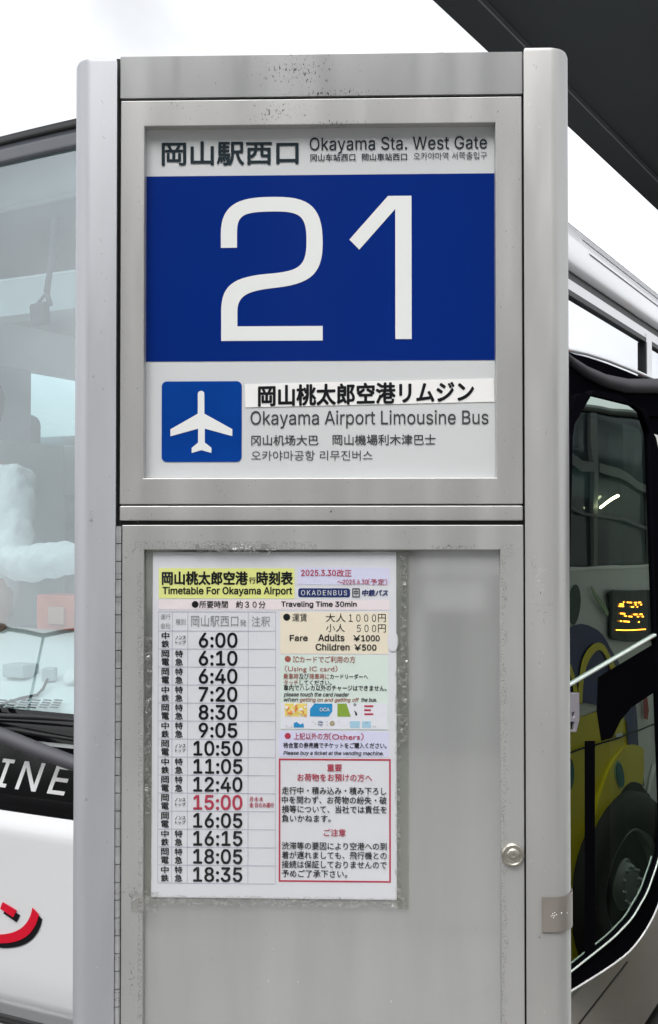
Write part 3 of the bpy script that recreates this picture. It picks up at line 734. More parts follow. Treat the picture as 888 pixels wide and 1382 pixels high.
b = MB(); strip(b, ZW, ZB, M_BLACK, .004, 6); blk = b.build('front_black_band', coach, smooth=True, solid=.01)
b = MB(); strip(b, ZP, ZW - .003, M_BUSW, .004, 8); fp = b.build('front_panel', coach, smooth=True, solid=.01)
b = MB(); strip(b, ZP - .03, ZP - .001, M_MATT, 0, 2); b.build('panel_seam', coach, smooth=True, solid=.02)
b = MB(); strip(b, .30, ZP - .032, M_BUSW, .02, 6); b.build('bumper', coach, smooth=True, solid=.03)
# lettering on the front
e0 = front_hit(97, 1037); e1 = front_hit(97, 1070)
b = MB(); hgt = .083; zc = (e0.z + e1.z) / 2
write(b, 'LIMOUSINE', (e0.x - .985, e0.x + .016, zc + hgt / 2, zc - hgt / 2), lambda x, z: fpt(-x, z, .011), M_WHITEP, .0012, font=F_LAT, shear=.24, spacing=1.22, res=4)
# rect y axis: ytop > ybottom in metres
b.build('coach_lettering', blk)
q3 = cr(0, 1080, 4.44)
up = [(15, 610), (100, 660), (78, 702), (0, 650)]
sw = [(-60, 800), (0, 805)] + bez((0, 805), (125, 800), (180, 735), (193, 643)) + [(232, 685)] + bez((232, 685), (212, 790), (145, 860), (0, 857)) + [(-60, 850)]
b = MB(); rd = MB()
for pts in (up, sw):
    for mb_, dx, dy, off, m in ((b, 20, 29, .0115, M_INK), (rd, 0, 0, .0135, M_REDP)):
        pp_ = [front_hit(*q3((x + dx, y + dy)), off) for x, y in pts]
        mb_.poly([pp_], Vector((0, .001, 0)), m)
b.build('letter_shadow', fp); rd.build('red_letter', fp)
# wipers
b = MB()
b.tube([front_hit(x, y, .05) for x, y in ((-60, 968), (0, 966), (52, 968), (100, 972), (180, 976))], [.009, .009, .009, .005, .005], M_MATT, 8)
b.tube([front_hit(x, y, .035) for x, y in ((-60, 985), (20, 985), (60, 992), (110, 1000))], [.010, .009, .007, .005], M_MATT, 8)
pa = [front_hit(x, y, .07) for x, y in ((-90, 960), (0, 992), (55, 1014), (110, 1034), (170, 1058))]
b.tube(pa, [.022, .024, .024, .022, .02], M_RUB, 10); b.build('wiper', coach, smooth=True)
b = MB(); strip(b, fz(1004), fz(999), M_INTL, .012, 2); b.build('ledge_strip', blk, solid=.004)

# ---- side of the coach (plane x = 0)
SN = Vector((math.cos(BT), -math.sin(BT), 0)); SO = Vector((XC, YC, 0))
def side_hit(px, py, off=0): return tol(hit(px, py, SO + SN * off, SN))
def spoly(mb, pts, off, thick, m): mb.poly([[side_hit(x, y, off) for x, y in pts]], Vector((-thick, 0, 0)), m)
D0, D1, DB = 1.12, 2.02, .55
y0f = .38
zsill = 2.76; zwt = side_hit(765, 397).z; zrail = side_hit(765, 363).z
b = MB()
b.box(-.06, 0, y0f, D0, .08, 2.60, M_BUSB); b.box(-.06, 0, D0, D1, .08, DB, M_BUSB)
AX = 3.55; AR = .56          # front wheel arch
arch = [(0, D1, .08), (0, AX - AR, .08)] + [(0, AX - AR * math.cos(R(a)), .47 + AR * math.sin(R(a))) for a in range(0, 181, 10)] + [(0, AX + AR, .08), (0, LEN, .08), (0, LEN, 2.60), (0, D1, 2.60)]
b.poly([[Vector(p) for p in arch]], Vector((-.06, 0, 0)), M_BUSB)
bside = b.build('body_side', coach)
b = MB(); b.box(-.002, .003, D0 - .3, D1 + .02, .43, .437, M_MATT); b.build('body_seam', bside)
b = MB(); b.box(-.05, -.002, y0f, LEN, 2.601, zsill + .03, M_HEAD); b.build('header_band', coach)
# window strip
b = MB(); b.box(-.02, -.012, y0f, LEN, zsill + .032, zwt, M_SIDEG); b.build('side_window', coach)
for yv in (y0f + .3, 2.42, 4.0, 5.6, 7.2, 8.8):
    b = MB(); b.box(-.05, .004, yv, yv + .10, zsill + .02, zwt + .04, M_ROOF); b.box(-.05, .006, yv - .022, yv - .001, zsill + .03, zwt, M_MATT); b.build('window_pillar', coach)
b = MB(); b.box(-.03, .003, y0f, LEN, zwt + .001, zwt + .02, M_MATT); b.build('window_gasket', coach)
b = MB(); b.box(-.05, 0, y0f, LEN, zwt + .021, zrail - .03, M_ROOF); b.build('cant_rail', coach)
b = MB(); b.box(-.05, -.006, y0f, LEN, zrail - .029, zrail, M_MATT); b.build('drip_rail', coach)
# trim line above the door and the curved header below it
tr_px = [(745, 465), (765, 471), (790, 476.5), (820, 486), (850, 498), (888, 514), (930, 533)]
b = MB(); b.tube([side_hit(x, y, .012) for x, y in tr_px], .008, M_ROOF, 8); b.build('door_trim', coach, smooth=True)
hd = [(x, y + 5) for x, y in tr_px] + [(930, 575), (888, 562), (850, 560), (745, 535)]
b = MB(); spoly(b, hd, .010, .012, M_HEAD); b.build('door_header', coach)
ar = [(752, 470), (770, 487), (790, 502), (815, 514), (845, 521), (888, 521), (930, 516)]
b = MB(); b.tube([side_hit(x, y, .014) for x, y in ar], [.012, .016, .022, .026, .030, .034, .034], M_MOULD, 10); b.build('header_moulding', coach, smooth=True)
# roof
b = MB(); prof = [(0, zrail + .001)]
for k in range(1, 10):
    a = R(90 * k / 9); prof.append((-.42 * (1 - math.cos(a)) * .9, zrail + (ROOF - zrail) * math.sin(a)))
prof += [(-1.25, ROOF + .03)]; full = prof + [(-WID - x, z) for x, z in reversed(prof[:-1])]
ys = [.62, .70, .9, 1.3, 2, 4, 6, 8, LEN]
def roofz(y, z): return z - (.05 * max(0, (.9 - y) / .3) if z > zrail + .1 else 0)
b.grid(lambda i, y: Vector((full[i][0], y, roofz(y, full[i][1]))), list(range(len(full))), ys, M_ROOF); b.build('roof', coach, smooth=True, solid=.01)
b = MB(); b.grid(lambda i, tt: Vector((full[i][0], front_y(max(0, min(WID, -full[i][0])), ZT) + .02, ZT + .03)) * (1 - tt) + Vector((full[i][0], .62, roofz(.62, full[i][1]))) * tt, list(range(len(full))), [0, .5, 1], M_ROOF); b.build('roof_dome', coach, smooth=True, solid=.01)
b = MB()
for k in (2, 3, 5):
    i = int(k); x = prof[i][0]; z = prof[i][1]; b.tube([(x + .004, 1.6, z + .002), (x + .004, LEN, z + .002)], .004, M_GROOVE, 6)
b.build('roof_groove', coach)
# far side, rear, floor, ceiling
b = MB(); b.box(-WID, -WID + .05, .36, LEN, .32, 2.56, M_INTL); b.box(-WID, -WID + .05, .36, LEN, 2.88, zrail, M_INTL)
yq = tol(hit(42, 520, MBW @ Vector((-WID + .05, 0, 0)), SN)).y
b.box(-WID + .001, -WID + .049, .36, yq, 2.561, 2.879, M_INT)
for yv in (3.4, 5.0, 6.6, 8.2): b.box(-WID + .001, -WID + .049, yv, yv + .12, 2.561, 2.879, M_INT)
b.build('far_side', coach)
b = MB(); b.box(-WID + .02, -WID + .024, .79, LEN, 2.55, 2.89, glassy('far_window_glass', (.62, .72, .73), .05)); b.build('far_window', coach)
b = MB(); b.box(-WID + .001, -.001, LEN - .06, LEN - .001, .33, ROOF - .15, M_INT); b.build('rear_wall', coach)
b = MB(); b.box(-WID + .06, -1.0, .5, LEN - .1, 1.25, 1.35, M_INTD); b.box(-1.0, -.07, 2.2, LEN - .1, 1.25, 1.35, M_INTD); b.box(-1.0, -.95, .5, 2.2, .3, 1.85, M_MATT); b.box(-.94, -.07, 2.15, 2.19, .3, 1.9, M_MATT); b.box(-.94, -.07, .55, 2.14, .3, .36, M_MATT); b.build('cabin_floor', coach)
b = MB(); b.box(-WID + .06, -.07, .75, LEN - .1, 3.12, 3.16, M_INTL); b.box(-WID + .3, -.25, .62, .74, 2.98, 3.115, M_INT); b.build('cabin_ceiling', coach)
b = MB(); b.box(-WID + .12, -1.05, 1.95, 2.0, 1.4, 2.72, M_INT); b.build('cabin_partition', coach)
# dashboard with its instruments
b = MB()
def dash(s, t_): 
    y = front_y(s, ZB) + .03 + .62 * t_; return Vector((-s, y, ZB - .01 + .19 * t_ ** .8))
b.grid(dash, list(reversed(S[4:-4])), ss(0, 1, 8), M_INTL)
b.grid(lambda s, t_: dash(s, 1) + Vector((0, .02, -.6 * t_)), list(reversed(S[4:-4])), [0, 1], M_INT); dsh = b.build('dashboard', coach, smooth=True, solid=.01)
def dash_hit(px, py, dz=0):
    n = Vector((0, -.19, .62)).normalized(); p0 = dash(1.0, .3) + Vector((0, 0, dz)); o = MBI @ CAM; d = MBI.to_3x3() @ ray(px, py); t_ = (p0 - o).dot(n) / d.dot(n); return o + d * t_
c = dash_hit(26, 905, .03); b = MB(); b.box(c.x - .05, c.x + .045, c.y - .03, c.y + .05, c.z - .022, c.z + .022, M_INT); b.build('dash_unit', dsh, bevel=.006)
c = dash_hit(67, 910, .03); b = MB(); b.obox(c, Vector((.9, .43, 0)), Vector((-.43, .9, 0)), UP, .022, .02, .022, M_INT); b.build('dash_sensor', dsh, bevel=.005)
b = MB(); b.tube([dash_hit(x, y, z) for x, y, z in ((64, 917, .03), (58, 930, .02), (50, 938, .01), (30, 942, .008), (10, 948, .008), (-10, 958, .008))], .005, M_MATT, 8); b.build('dash_cable', dsh, smooth=True)
b = MB(); c = dash_hit(97, 914, .03); b.lathe(c, (0, -.9, .4), [(0, .026), (.012, .026), (.014, .022), (.014, 0)], M_STICK, 20); b.build('dash_disc', dsh, smooth=True)
b = MB()
for k in range(4):
    for j in range(6): 
        p = dash_hit(4 + j * 15 - k * 2, 945 + k * 3.2, .012); b.box(p.x - .014, p.x + .014, p.y - .004, p.y + .004, p.z - .002, p.z + .002, M_INTD)
b.build('air_vent', dsh)
c = tol(hit(72, 822, Vector((XC, YC, 0)) + Vector((math.sin(BT), math.cos(BT), 0)) * .78, Vector((math.sin(BT), math.cos(BT), 0))))
b = MB(); b.box(c.x - .085, c.x + .14, c.y, c.y + .12, c.z - .30, c.z + .055, M_CORAL); b.box(c.x - .02, c.x + .06, c.y - .012, c.y - .001, c.z - .06, c.z + .01, pm('pale_coral', (.9, .5, .4), .4)); b.build('fare_box', coach, bevel=.006)
# inner mirror on its strap
def depth_hit(px, py, dep):
    n = Vector((math.sin(BT), math.cos(BT), 0)); return tol(hit(px, py, SO + n * dep, n))
b = MB(); b.tube([depth_hit(x, y, .52) for x, y in ((76, 295), (72, 330), (68, 360), (63, 395))], [.016, .012, .01, .012], M_INTD, 8); b.tube([depth_hit(63, 395, .52), depth_hit(49, 412, .52)], .006, M_INTD, 6); b.tube([depth_hit(63, 395, .52), depth_hit(68, 412, .52)], .010, M_INTD, 6); mi_ = b.build('mirror_arm', coach, smooth=True)
c = depth_hit(54, 424, .52); b = MB(); b.obox(c, Vector((1, 0, .08)).normalized(), Vector((0, 1, 0)), Vector((-.12, 0, 1)).normalized(), .040, .015, .042, M_MATT); b.build('mirror', mi_, bevel=.012, seg=3)
# seats
def seat(px, py, dep, wdt=.24):
    c = depth_hit(px, py, dep); b = MB()
    b.box(c.x - wdt, c.x + wdt, c.y, c.y + .13, 1.6, c.z, M_SEAT); b.box(c.x - wdt, c.x + wdt, c.y - .45, c.y, 1.55, 1.75, M_SEAT)
    o = b.build('seat', coach, bevel=.05, seg=4)
    b = MB(); b.box(c.x - wdt + .02, c.x + wdt - .02, c.y - .012, c.y - .001, c.z - .28, c.z - .05, M_COVER); b.build('seat_cover', o, bevel=.004)
seat(66, 588, 1.5); seat(-20, 560, 1.25)
# ---- entry door leaf, swung a little outwards
LA = R(42); LD = Vector((math.sin(LA), math.cos(LA), 0)); LN = Vector((math.cos(LA), -math.sin(LA), 0))
LP = MBW @ Vector((.012, 1.14, 0))
leaf = bpy.data.objects.new('entry_door', None); C.objects.link(leaf); leaf.parent = coach
def leaf_hit(px, py, off=0): return tol(hit(px, py, LP + LN * off, LN))
ln_l = MBI.to_3x3() @ LN
def chaikin(p, n=2):
    for _ in range(n):
        q_ = []
        for i in range(len(p)):
            a, b_ = p[i], p[(i + 1) % len(p)]
            q_ += [(a[0] * .75 + b_[0] * .25, a[1] * .75 + b_[1] * .25), (a[0] * .25 + b_[0] * .75, a[1] * .25 + b_[1] * .75)]
        p = q_
    return p
fo = [(748, 515), (893, 545), (902, 800), (908, 1130), (900, 1190), (884, 1234), (864, 1268), (840, 1294), (770, 1338), (748, 1350)]
gi = [(772, 640), (773, 580), (774, 550), (777, 535), (787, 530), (812, 536), (868, 550), (874, 553), (876, 560), (881, 700), (888, 900), (896, 1120), (889, 1160), (874, 1204), (853, 1240), (828, 1266), (770, 1312), (758, 1320), (766, 900)]
fo = chaikin(fo)
gi = [p for i in range(len(gi)) for p in (gi[i], ((gi[i][0] + gi[(i + 1) % len(gi)][0]) / 2, (gi[i][1] + gi[(i + 1) % len(gi)][1]) / 2))]; gi = chaikin(gi)
b = MB(); b.poly([[leaf_hit(*p) for p in fo], [leaf_hit(*p) for p in gi]], -ln_l * .035, M_HEAD); b.build('door_frame', leaf)
me_g = MB(); pts = [leaf_hit(x, y, -.012) for x, y in gi]; tr_ = tessellate_polygon([pts]); me_g.add(pts, [tuple(t_) for t_ in tr_], M_DOORG); me_g.build('door_glass', leaf, recalc=True)
b = MB(); b.tube([leaf_hit(x, y, .003) for x, y in gi[94:138]], .0035, M_RAILP, 6); b.build('glass_gasket', leaf, smooth=True)
b = MB(); b.tube([leaf_hit(x, y + .5, .004) for x, y in fo[10:36]], .004, M_BUSW, 6); b.build('frame_gasket', leaf, smooth=True)
b = MB(); b.tube([leaf_hit(x, y, -.008) for x, y in ((755, 931), (768, 925), (888, 855), (896, 850))], .0065, M_RAILP, 10); b.build('handrail', leaf, smooth=True)
b = MB(); b.poly([[leaf_hit(x, y, -.0105) for x, y in ((808, 914), (893, 863), (893, 928), (870, 943), (852, 955), (838, 972), (826, 996), (812, 1000), (806, 960))]], -ln_l * .001, M_HEAD); b.build('dark_reflection', leaf)  # black patch painted over the glass where the reflection goes dark
b = MB(); b.poly([[leaf_hit(x, y, -.0105) for x, y in ((790, 1000), (803, 1000), (803, 1296), (790, 1303))]], -ln_l * .001, M_HEAD); b.build('glazing_bar', leaf)
b = MB(); b.poly([[leaf_hit(x, y, .004) for x, y in ((755, 930), (769, 932), (771, 936), (782, 935), (782, 972), (778, 988), (765, 988), (755, 986))], [leaf_hit(x, y, .004) for x, y in ((772, 962), (776, 960), (776, 967), (773, 970))], [leaf_hit(x, y, .004) for x, y in ((770, 974), (776, 974), (776, 985), (770, 985))]], -ln_l * .010, pm('latch_grey', (.42, .40, .46), .4)); b.build('door_latch', leaf, bevel=.001)
# front wheel
def wheel(parent, c, ax, r, m_r=M_RIM):
    ax = Vector(ax).normalized(); b = MB(); b.lathe(c, ax, [(-.26, r * .6), (-.26, r * .95), (-.22, r), (-.04, r), (0, r * .95), (.0, r * .62), (-.02, r * .6), (-.02, r * .58)], M_TYRE, 40); o = b.build('wheel', parent, smooth=True)
    b = MB(); b.lathe(c, ax, [(-.02, r * .6), (-.005, r * .59), (-.03, r * .56), (-.085, r * .52), (-.095, r * .50), (-.07, r * .46), (-.055, r * .26), (-.05, r * .24), (-.02, r * .22), (-.015, r * .12), (-.012, 0)], m_r, 40)
    a = ax.orthogonal().normalized(); bb = ax.cross(a)
    for k in range(8):
        an = 2 * math.pi * k / 8; p = Vector(c) + (a * math.cos(an) + bb * math.sin(an)) * r * .38 - ax * .064; b.lathe(p, ax, [(0, r * .075), (.006, r * .07), (.006, 0)], M_MATT, 12)
    for k in range(10):
        an = 2 * math.pi * k / 10; p = Vector(c) + (a * math.cos(an) + bb * math.sin(an)) * r * .185 - ax * .022; b.lathe(p, ax, [(0, r * .022), (.02, r * .02), (.02, 0)], m_r, 8)
    b.build('rim', o, smooth=True)
wheel(coach, (-.03, AX, .47), (1, 0, 0), .47)

# ------------------------------------------------------------------ yellow bus in the next bay (shows only as a reflection in the door glass)
GAP = .62
VP0 = LP - LN * GAP
def virt(px, py): return hit(px, py, VP0, LN)
W0 = virt(845, 1196); RB = Vector((W0.x, W0.y, 0)) + LN * (2 * GAP)
ybus = thing('yellow_bus', 'yellow, blue and white bus mirrored in the dark entry door glass', 'bus', RB, math.pi / 2 - LA)
def yb(px, py, off=0):
    p = virt(px, py); return Vector(((p - W0).dot(LD), off, p.z))
def ypoly(mb, pts, off, m, th=.004, holes=()): mb.poly([[yb(x, y, off) for x, y in pts]] + [[yb(x, y, off) for x, y in h] for h in holes], Vector((0, -th, 0)), m)
X0, X1 = -1.55, 7.0
zbelt = yb(820, 766).z; ztop = yb(830, 556).z; wz = yb(845, 1196).z
b = MB(); b.box(X0, X1, -2.4, -.02, .3, zbelt, M_WBUS); b.box(X0, X1, -2.4, -.02, ztop, ztop + .03, M_CANOPY2); b.box(X0, X1, -2.38, -.04, zbelt, ztop, M_WIN)
b.build('body', ybus, bevel=.03)
b = MB(); b.box(X0 + .02, X1, -.02, .0, zbelt - .004, zbelt + .006, M_DIGIT); b.build('belt_trim', ybus)
b = MB(); ypoly(b, [(700, 1010), (770, 985), (790, 970), (835, 955), (855, 975), (866, 1010), (868, 1060), (866, 1320), (700, 1320)], -.010, M_YBUS); b.build('yellow_livery', ybus)
b = MB()
def arc_band(cx, cy, r0x, r0y, r1x, r1y, a0, a1, n=20):
    return [(cx + r1x * math.cos(R(a0 + (a1 - a0) * k / n)), cy - r1y * math.sin(R(a0 + (a1 - a0) * k / n))) for k in range(n + 1)] + [(cx + r0x * math.cos(R(a1 + (a0 - a1) * k / n)), cy - r0y * math.sin(R(a1 + (a0 - a1) * k / n))) for k in range(n + 1)]
ypoly(b, arc_band(795, 950, 0.5, 1, 52, 105, -5, 185), -.006, M_BBUS)
ypoly(b, [(852, 960), (864, 950), (870, 1010), (874, 1060), (858, 1065)], .002, M_BBUS); b.build('blue_livery', ybus)
b = MB(); ypoly(b, arc_band(812, 950, 22, 72, 27, 82, 0, 180), .002, M_YBUS); ypoly(b, arc_band(758, 950, 22, 60, 27, 70, 0, 180), .002, M_YBUS); b.build('yellow_arches', ybus)
b = MB(); ypoly(b, arc_band(860, 1185, 42, 130, 62, 180, 75, 185), .006, M_YBUS, .02); ypoly(b, arc_band(860, 1185, 42, 130, 62, 180, 0, 60), .006, M_WBUS, .02); b.build('wheel_arch_trim', ybus)
b = MB(); ypoly(b, arc_band(858, 1195, .5, 1, 46, 140, -60, 240), .004, M_MATT); b.build('wheel_arch', ybus)
b = MB(); b.poly([[yb(x, y, .006) for x, y in [(781 + 8 * math.cos(2 * math.pi * k / 20), 818 + 28 * math.sin(2 * math.pi * k / 20)) for k in range(20)]]], Vector((0, -.004, 0)), pm('dark_green_decal', (.02, .06, .045), .3)); b.build('oval_decal', ybus)
M_TEAL = pm('teal_decal', (.03, .16, .16), .3); M_OUT = pm('decal_outline', (.30, .42, .25), .35)
def oval(mb, cx, cy, rx, ry, off, m, tilt=0): ypoly(mb, [(cx + rx * math.cos(2 * math.pi * k / 24) + tilt * ry * math.sin(2 * math.pi * k / 24), cy + ry * math.sin(2 * math.pi * k / 24)) for k in range(24)], off, m)
b = MB(); oval(b, 838, 1046, 7, 19, .010, M_OUT, .12); oval(b, 838, 1046, 5.2, 16, .016, M_TEAL, .12); b.build('teal_marker', ybus)
b = MB(); oval(b, 776, 1046, 8, 24, .000, M_MATT); oval(b, 776, 1046, 6, 20, .006, M_TEAL); b.build('teal_marker', ybus)
b = MB(); ypoly(b, [(766, 1018), (800, 1006), (850, 990), (895, 976), (895, 978), (850, 992.5), (800, 1008.5), (766, 1020.5)], .006, M_MATT, .003); b.build('panel_seam', ybus)
b = MB(); ypoly(b, [(832, 990), (843, 988), (843, 993), (832, 995)], .006, M_WBUS, .003); b.build('flap_label', ybus)
b = MB(); ypoly(b, [(806, 793), (809, 793), (827, 826), (826, 832), (822, 829)], .004, M_OUT); b.build('pale_stripe', ybus)
b = MB(); ypoly(b, [(874, 935), (879, 935), (884, 960), (882, 972), (876, 970)], .004, pm('red_decal', (.35, .02, .02), .4)); b.build('red_stripe', ybus)
wheel(ybus, (0.02, .06, wz), (0, 1, 0), .44)
b = MB(); ypoly(b, rrect(829, 895, 796, 865, 9), .012, M_BLACK, .02); led = b.build('destination_display', ybus)
b = MB()
for k in range(40):
    x = random.uniform(836, 872); y = random.choice([812, 815, 818, 828, 831, 838]); w_ = random.uniform(1, 3.5)
    if y > 825 and x > 858 and random.random() < .5: continue
    ypoly(b, [(x, y), (x + w_, y), (x + w_, y + 1.5), (x, y + 1.5)], .016 + k * .0001, M_AMBER, .0005)
ypoly(b, [(834, 850), (876, 848), (876, 849), (834, 851)], .016, M_AMBER, .0005); b.build('amber_display', led)
b = MB(); ypoly(b, [(766, 602), (780, 610), (800, 622), (816, 624), (816, 636), (800, 636), (780, 624), (766, 616)], -.015, M_CANOPY2); ypoly(b, [(822, 624), (845, 632), (870, 648), (888, 658), (888, 668), (870, 659), (845, 645), (822, 636)], -.015, M_CANOPY2); ypoly(b, [(766, 672), (800, 690), (850, 697), (888, 712), (888, 716), (850, 701), (800, 694), (766, 677)], -.015, M_RUB); b.build('beam_reflection', ybus)  # reflected roof beams drawn as pale strips on the bus windows
b = MB(); b.tube([yb(820, 684, .0), yb(840, 669, .0)], .006, M_TUBE, 8); b.build('interior_tube_lamp', ybus, smooth=True)
for x in (818, 890): b = MB(); b.box(yb(x, 650).x - .02, yb(x, 650).x + .02, -.038, -.018, zbelt + .01, ztop - .01, M_CANOPY2); b.build('window_post', ybus)
# tube lamp inside the far shelter, seen mirrored
# ------------------------------------------------------------------ surroundings that the glass mirrors
lm = thing('street_lamp', 'dark two armed street lamp mirrored in the windscreen', 'street lamp', (0, 0, 0))
wp = front_hit(58, 880)
def mirror_dir(px, py):
    p = front_hit(px, py); s_ = -p.x; e = .01
    a = fpt(s_ + e, p.z) - fpt(s_ - e, p.z); c_ = fpt(s_, p.z + e) - fpt(s_, p.z - e); n = a.cross(c_).normalized(); n = MBW.to_3x3() @ n
    d = ray(px, py).normalized(); return MBW @ p, (d - n * (2 * d.dot(n))).normalized()
def far(px, py, D):
    p, d = mirror_dir(px, py); h = Vector((d.x, d.y, 0)).length; return p + d * (D / h)
DL = 26
pt = far(59, 858, DL); tl = far(8, 849, DL); tr2 = far(110, 849, DL); lm.location = (pt.x, pt.y, 0)
off = Vector((pt.x, pt.y, 0))
b = MB(); b.tube([Vector((0, 0, 0)), Vector((0, 0, pt.z * .5)), Vector((0, 0, pt.z))], [.12, .09, .07], M_LAMP, 12); b.build('pole', lm, smooth=True)
for e in (tl, tr2):
    ev = Vector((e.x, e.y, e.z)) - off; hv = Vector((0, 0, pt.z)); b = MB(); b.tube([hv, hv.lerp(ev, .5) + Vector((0, 0, .02)), ev], [.06, .06, .05], M_LAMP, 8); b.build('arm', lm, smooth=True)
    dd = (ev - hv).normalized(); b = MB(); b.tube([ev - dd * .1, ev + dd * .1, ev + dd * .55, ev + dd * .75], [.06, .13, .12, .04], M_LAMP, 10); b.build('lamp_head', lm, smooth=True)

def tree(loc, h, r, label):
    t = thing('tree', label, 'tree', loc, random.uniform(0, 6), 'trees across the square')
    b = MB(); b.tube([(0, 0, 0), (.05, .03, h * .35), (.0, .1, h * .75)], [.16, .12, .05], M_BARK, 9)
    for k in range(6):
        a = k * 1.05; b.tube([(0, 0, h * (.35 + .05 * k)), (r * .6 * math.cos(a), r * .6 * math.sin(a), h * (.55 + .06 * k))], [.06, .02], M_BARK, 6)
    b.build('trunk', t, smooth=True); b = MB(); vs = []; fs = []
    cl = [(random.gauss(0, r * .45), random.gauss(0, r * .45), h * random.uniform(.42, .95), r * random.uniform(.25, .5)) for _ in range(16)]
    for _ in range(2600):
        x, y, z, q_ = random.choice(cl); v = Vector((random.gauss(0, 1), random.gauss(0, 1), random.gauss(0, .8))).normalized() * q_ * random.uniform(.6, 1.05)
        p = Vector((x, y, z)) + v; a = Vector((random.uniform(-1, 1), random.uniform(-1, 1), random.uniform(-1, 1))).normalized() * .13; c_ = a.orthogonal().normalized() * .08; n_ = len(vs); vs += [p - a, p + c_, p + a, p - c_]; fs.append((n_, n_ + 1, n_ + 2, n_ + 3))
    b.add(vs, fs, M_LEAF); b.build('crown', t)
md_, mv = mirror_dir(50, 1050); hd_ = Vector((mv.x, mv.y, 0)).normalized(); sd_ = Vector((-hd_.y, hd_.x, 0))
for k, (a, dd, hh) in enumerate(((-4.5, 20, 3.6), (-1.2, 21, 4.2), (2.4, 19, 3.4), (6, 22, 4.0))):
    p = hd_ * dd + sd_ * a; tree((p.x, p.y, 0), hh, 1.7, ['smallest round tree across the square', 'tallest tree across the square behind the viewer', 'low tree across the square', 'spreading tree at the end of the row across the square'][k])
bp2 = hd_ * 48
bl = thing('station_building', 'long grey station building across the square with rows of dark windows', 'building', (bp2.x, bp2.y, 0), math.atan2(hd_.y, hd_.x) - math.pi / 2)
b = MB(); b.box(-26, 16, 0, 10, 0, 6.5, M_WALL); b.build('wall', bl)
for r_ in range(2):
    for k in range(14):
        b = MB(); b.box(-25 + k * 2.9, -23.2 + k * 2.9, -.04, .05, 1.0 + r_ * 3, 2.6 + r_ * 3, M_WIN); b.build('window', bl)

st_ = thing('unseen_hall', 'unseen hall added behind the viewer to darken reflections, with grey piers, pale panels and dark glazing', 'building', (3, -9, 0), 0)  # out of view, added tall and wide to keep sky out of the sign's reflections
b = MB(); b.box(-16, 14, -6, 0, 2.95, 11.5, M_WALL); b.build('unseen_upper_storey', st_)
b = MB(); b.box(-16, 14, -.25, 0, 0, 1.2, M_WIN); b.build('unseen_parapet', st_)
b = MB(); b.box(-16, 14, -3, -2.9, 0, 2.94, M_WIN); b.build('dark_backing', st_)  # dark sheet added so the openings mirror dark
for k in range(12):
    x = -15.6 + k * 2.4
    for z_ in (3.3, 7.3): b = MB(); b.box(x, x + 1.75, -.01, .03, z_, z_ + 3.2, M_WIN); b.build('window', st_)
    b = MB(); b.box(x + 1.9, x + 2.15, -.3, .25, 0.01, 11.4, M_WALL); b.build('unseen_hall_pier', st_)
for x0, x1, z0, z1 in ((-3.35, -2.95, 1.55, 2.6), (-2.75, -1.6, 1.75, 2.0), (-2.7, -2.1, 1.4, 1.68), (-1.9, -1.2, 1.45, 1.62), (-4.4, -3.6, 1.4, 1.55), (-3.1, -3.0, .5, 1.4), (-2.8, -2.72, .5, 1.4), (-6.5, -5.2, 1.4, 2.1), (.4, 1.3, 1.4, 2.2), (3, 4.4, 1.4, 1.9)):
    b = MB(); b.box(x0, x1, .03, .06, z0, z1, M_STICK); b.build('reflection_card', st_)  # pale cards added so the sign's door panel mirrors bright patches
g = MB(); g.box(-30, 30, -8.7, -3.6, .001, .005, M_CONC); kind(g.build('added_paving'), 'structure')  # unseen pale sheet, added to brighten the lower door panel's reflection

# ------------------------------------------------------------------ driver
dcx = depth_hit(-34, 560, .72)
drv = thing('person', 'driver in a white long sleeved shirt seated behind the windscreen', 'person', MBW @ Vector((dcx.x, dcx.y, 1.35)), -BT)
hz = dcx.z - 1.35                      # head centre above the cabin floor; the driver faces local -y
def skin(name, verts, edges, radii, mat, parent, root=0, sub=2):
    me = bpy.data.meshes.new(name); me.from_pydata(verts, edges, []); o = bpy.data.objects.new(name, me); C.objects.link(o); o.parent = parent
    sm = o.modifiers.new('skin', 'SKIN'); sm.use_smooth_shade = True
    if not me.skin_vertices: 
        try: me.attributes.new
        except Exception: pass
    ly = me.skin_vertices
    if len(ly) == 0:
        bm = bmesh.new(); bm.from_mesh(me); bm.verts.layers.skin.verify(); bm.to_mesh(me); bm.free(); ly = me.skin_vertices
    for i, r_ in enumerate(radii): ly[0].data[i].radius = r_ if isinstance(r_, tuple) else (r_, r_); ly[0].data[i].use_root = (i == root)
    s2 = o.modifiers.new('sub', 'SUBSURF'); s2.levels = sub; s2.render_levels = sub; me.materials.append(mat)
    return o
el = tol(MBW @ depth_hit(20, 765, .60)); hd2 = depth_hit(104, 750, .45)
base = Vector((dcx.x, dcx.y, 1.35))
elb = depth_hit(18, 764, .60) - base; hnd = depth_hit(128, 750, .46) - base
shl = Vector((.185, .02, hz - .27)); shr = Vector((-.185, .02, hz - .27)); elr = Vector((-.27, -.08, hz - .55)); hnr = Vector((-.12, -.30, hz - .52))
fd = (hnd - elb).normalized()
V = [(0, .05, hz - .84), (0, .06, hz - .62), (0, .05, hz - .40), (0, .04, hz - .24), (0, .02, hz - .15), (0, 0, hz - .06), (0, -.01, hz + .03), (0, .0, hz + .10),
     shl, elb, hnd, hnd + fd * .07, shr, elr, hnr, hnr + Vector((.04, -.05, 0)),
     (.1, -.05, hz - .86), (.14, -.45, hz - .84), (.14, -.50, .05), (-.1, -.05, hz - .86), (-.14, -.45, hz - .84), (-.14, -.50, .05), (.14, -.62, .04), (-.14, -.62, .04)]
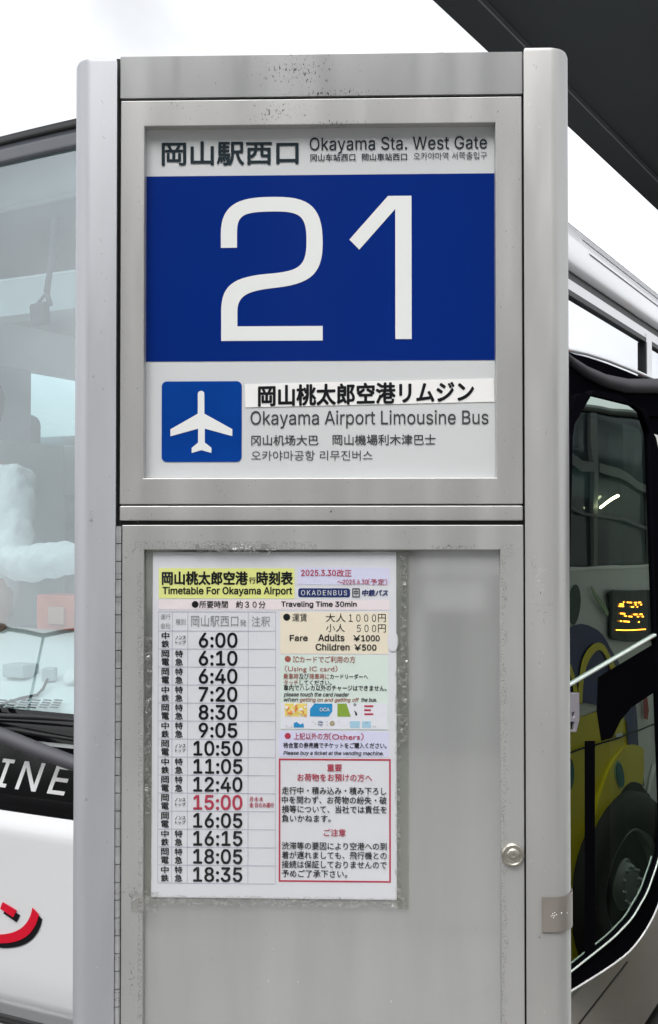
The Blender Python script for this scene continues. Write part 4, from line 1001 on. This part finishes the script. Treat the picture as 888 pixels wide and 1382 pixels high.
E_ = [(0, 1), (1, 2), (2, 3), (3, 4), (4, 5), (5, 6), (6, 7), (3, 8), (8, 9), (9, 10), (10, 11), (3, 12), (12, 13), (13, 14), (14, 15), (0, 16), (16, 17), (17, 18), (0, 19), (19, 20), (20, 21), (18, 22), (21, 23)]
Rd = [(.15, .11), (.14, .10), (.15, .10), (.10, .08), .055, (.07, .08), (.075, .095), (.06, .075), .055, .042, .028, .032, .055, .042, .028, .032, .085, .065, .045, .085, .065, .045, .04, .04]
nv = len(V)
for hb, d_, side in ((11, fd, Vector((0, 0, 1))), (15, Vector((.5, -.85, 0)).normalized(), Vector((0, 0, 1)))):
    for k in range(5):
        o_ = side * (.03 - .017 * k); L1 = (.05, .045, .05, .045, .035)[k]
        p0 = Vector(V[hb]) + o_ * .9; p1 = p0 + d_ * L1 + (side * .03 if k == 0 else Vector((0, 0, 0))); p2 = p1 + d_ * L1 * .6 + Vector((0, -.015, -.012))
        i0 = len(V); V += [p0, p1, p2]; Rd += [.009, .0085, .007]; E_ += [(hb, i0), (i0, i0 + 1), (i0 + 1, i0 + 2)]
V = [tuple(v) for v in V]
body = skin('body', V, E_, Rd, M_SKIN, drv)
Vs = [V[i] for i in (0, 1, 2, 3, 8, 9)] + [tuple(Vector(elb).lerp(hnd, .55)), tuple(Vector(elb).lerp(hnd, .97))] + [V[12], V[13], tuple(Vector(elr).lerp(hnr, .9))]
sh_ = skin('shirt', Vs, [(0, 1), (1, 2), (2, 3), (3, 4), (4, 5), (5, 6), (6, 7), (3, 8), (8, 9), (9, 10)], [(.17, .13), (.165, .125), (.175, .12), (.115, .10), .085, .075, .07, .045, .085, .07, .045], M_SHIRT, drv)
tx_ = bpy.data.textures.new('cloth_folds', 'CLOUDS'); tx_.noise_scale = .07; tx_.noise_depth = 1
sh_.modifiers['sub'].levels = 3; sh_.modifiers['sub'].render_levels = 3
md = sh_.modifiers.new('folds', 'DISPLACE'); md.texture = tx_; md.strength = .035; md.mid_level = .45
b = MB(); b.lathe((0, .012, hz + .01), (0, .25, 1), [(-.02, .092), (.03, .10), (.08, .096), (.12, .075), (.145, .04), (.15, 0)], M_HAIR, 20); b.build('hair', drv, smooth=True)
for s_ in (-1, 1):
    b = MB(); b.lathe((s_ * .032, -.088, hz + .02), (0, -1, 0), [(0, .012), (.006, .009), (.008, 0)], M_INK, 10); b.build('eye', drv, smooth=True)
b = MB(); b.lathe((0, -.08, hz - .02), (0, -1, 0), [(0, .018), (.015, .014), (.026, .006), (.028, 0)], M_SKIN, 10); b.build('nose', drv, smooth=True)
for s_ in (-1, 1): b = MB(); b.lathe((s_ * .075, .01, hz), (s_, 0, 0), [(0, .024), (.012, .026), (.016, .016), (.012, 0)], M_SKIN, 12); b.build('ear', drv, smooth=True)
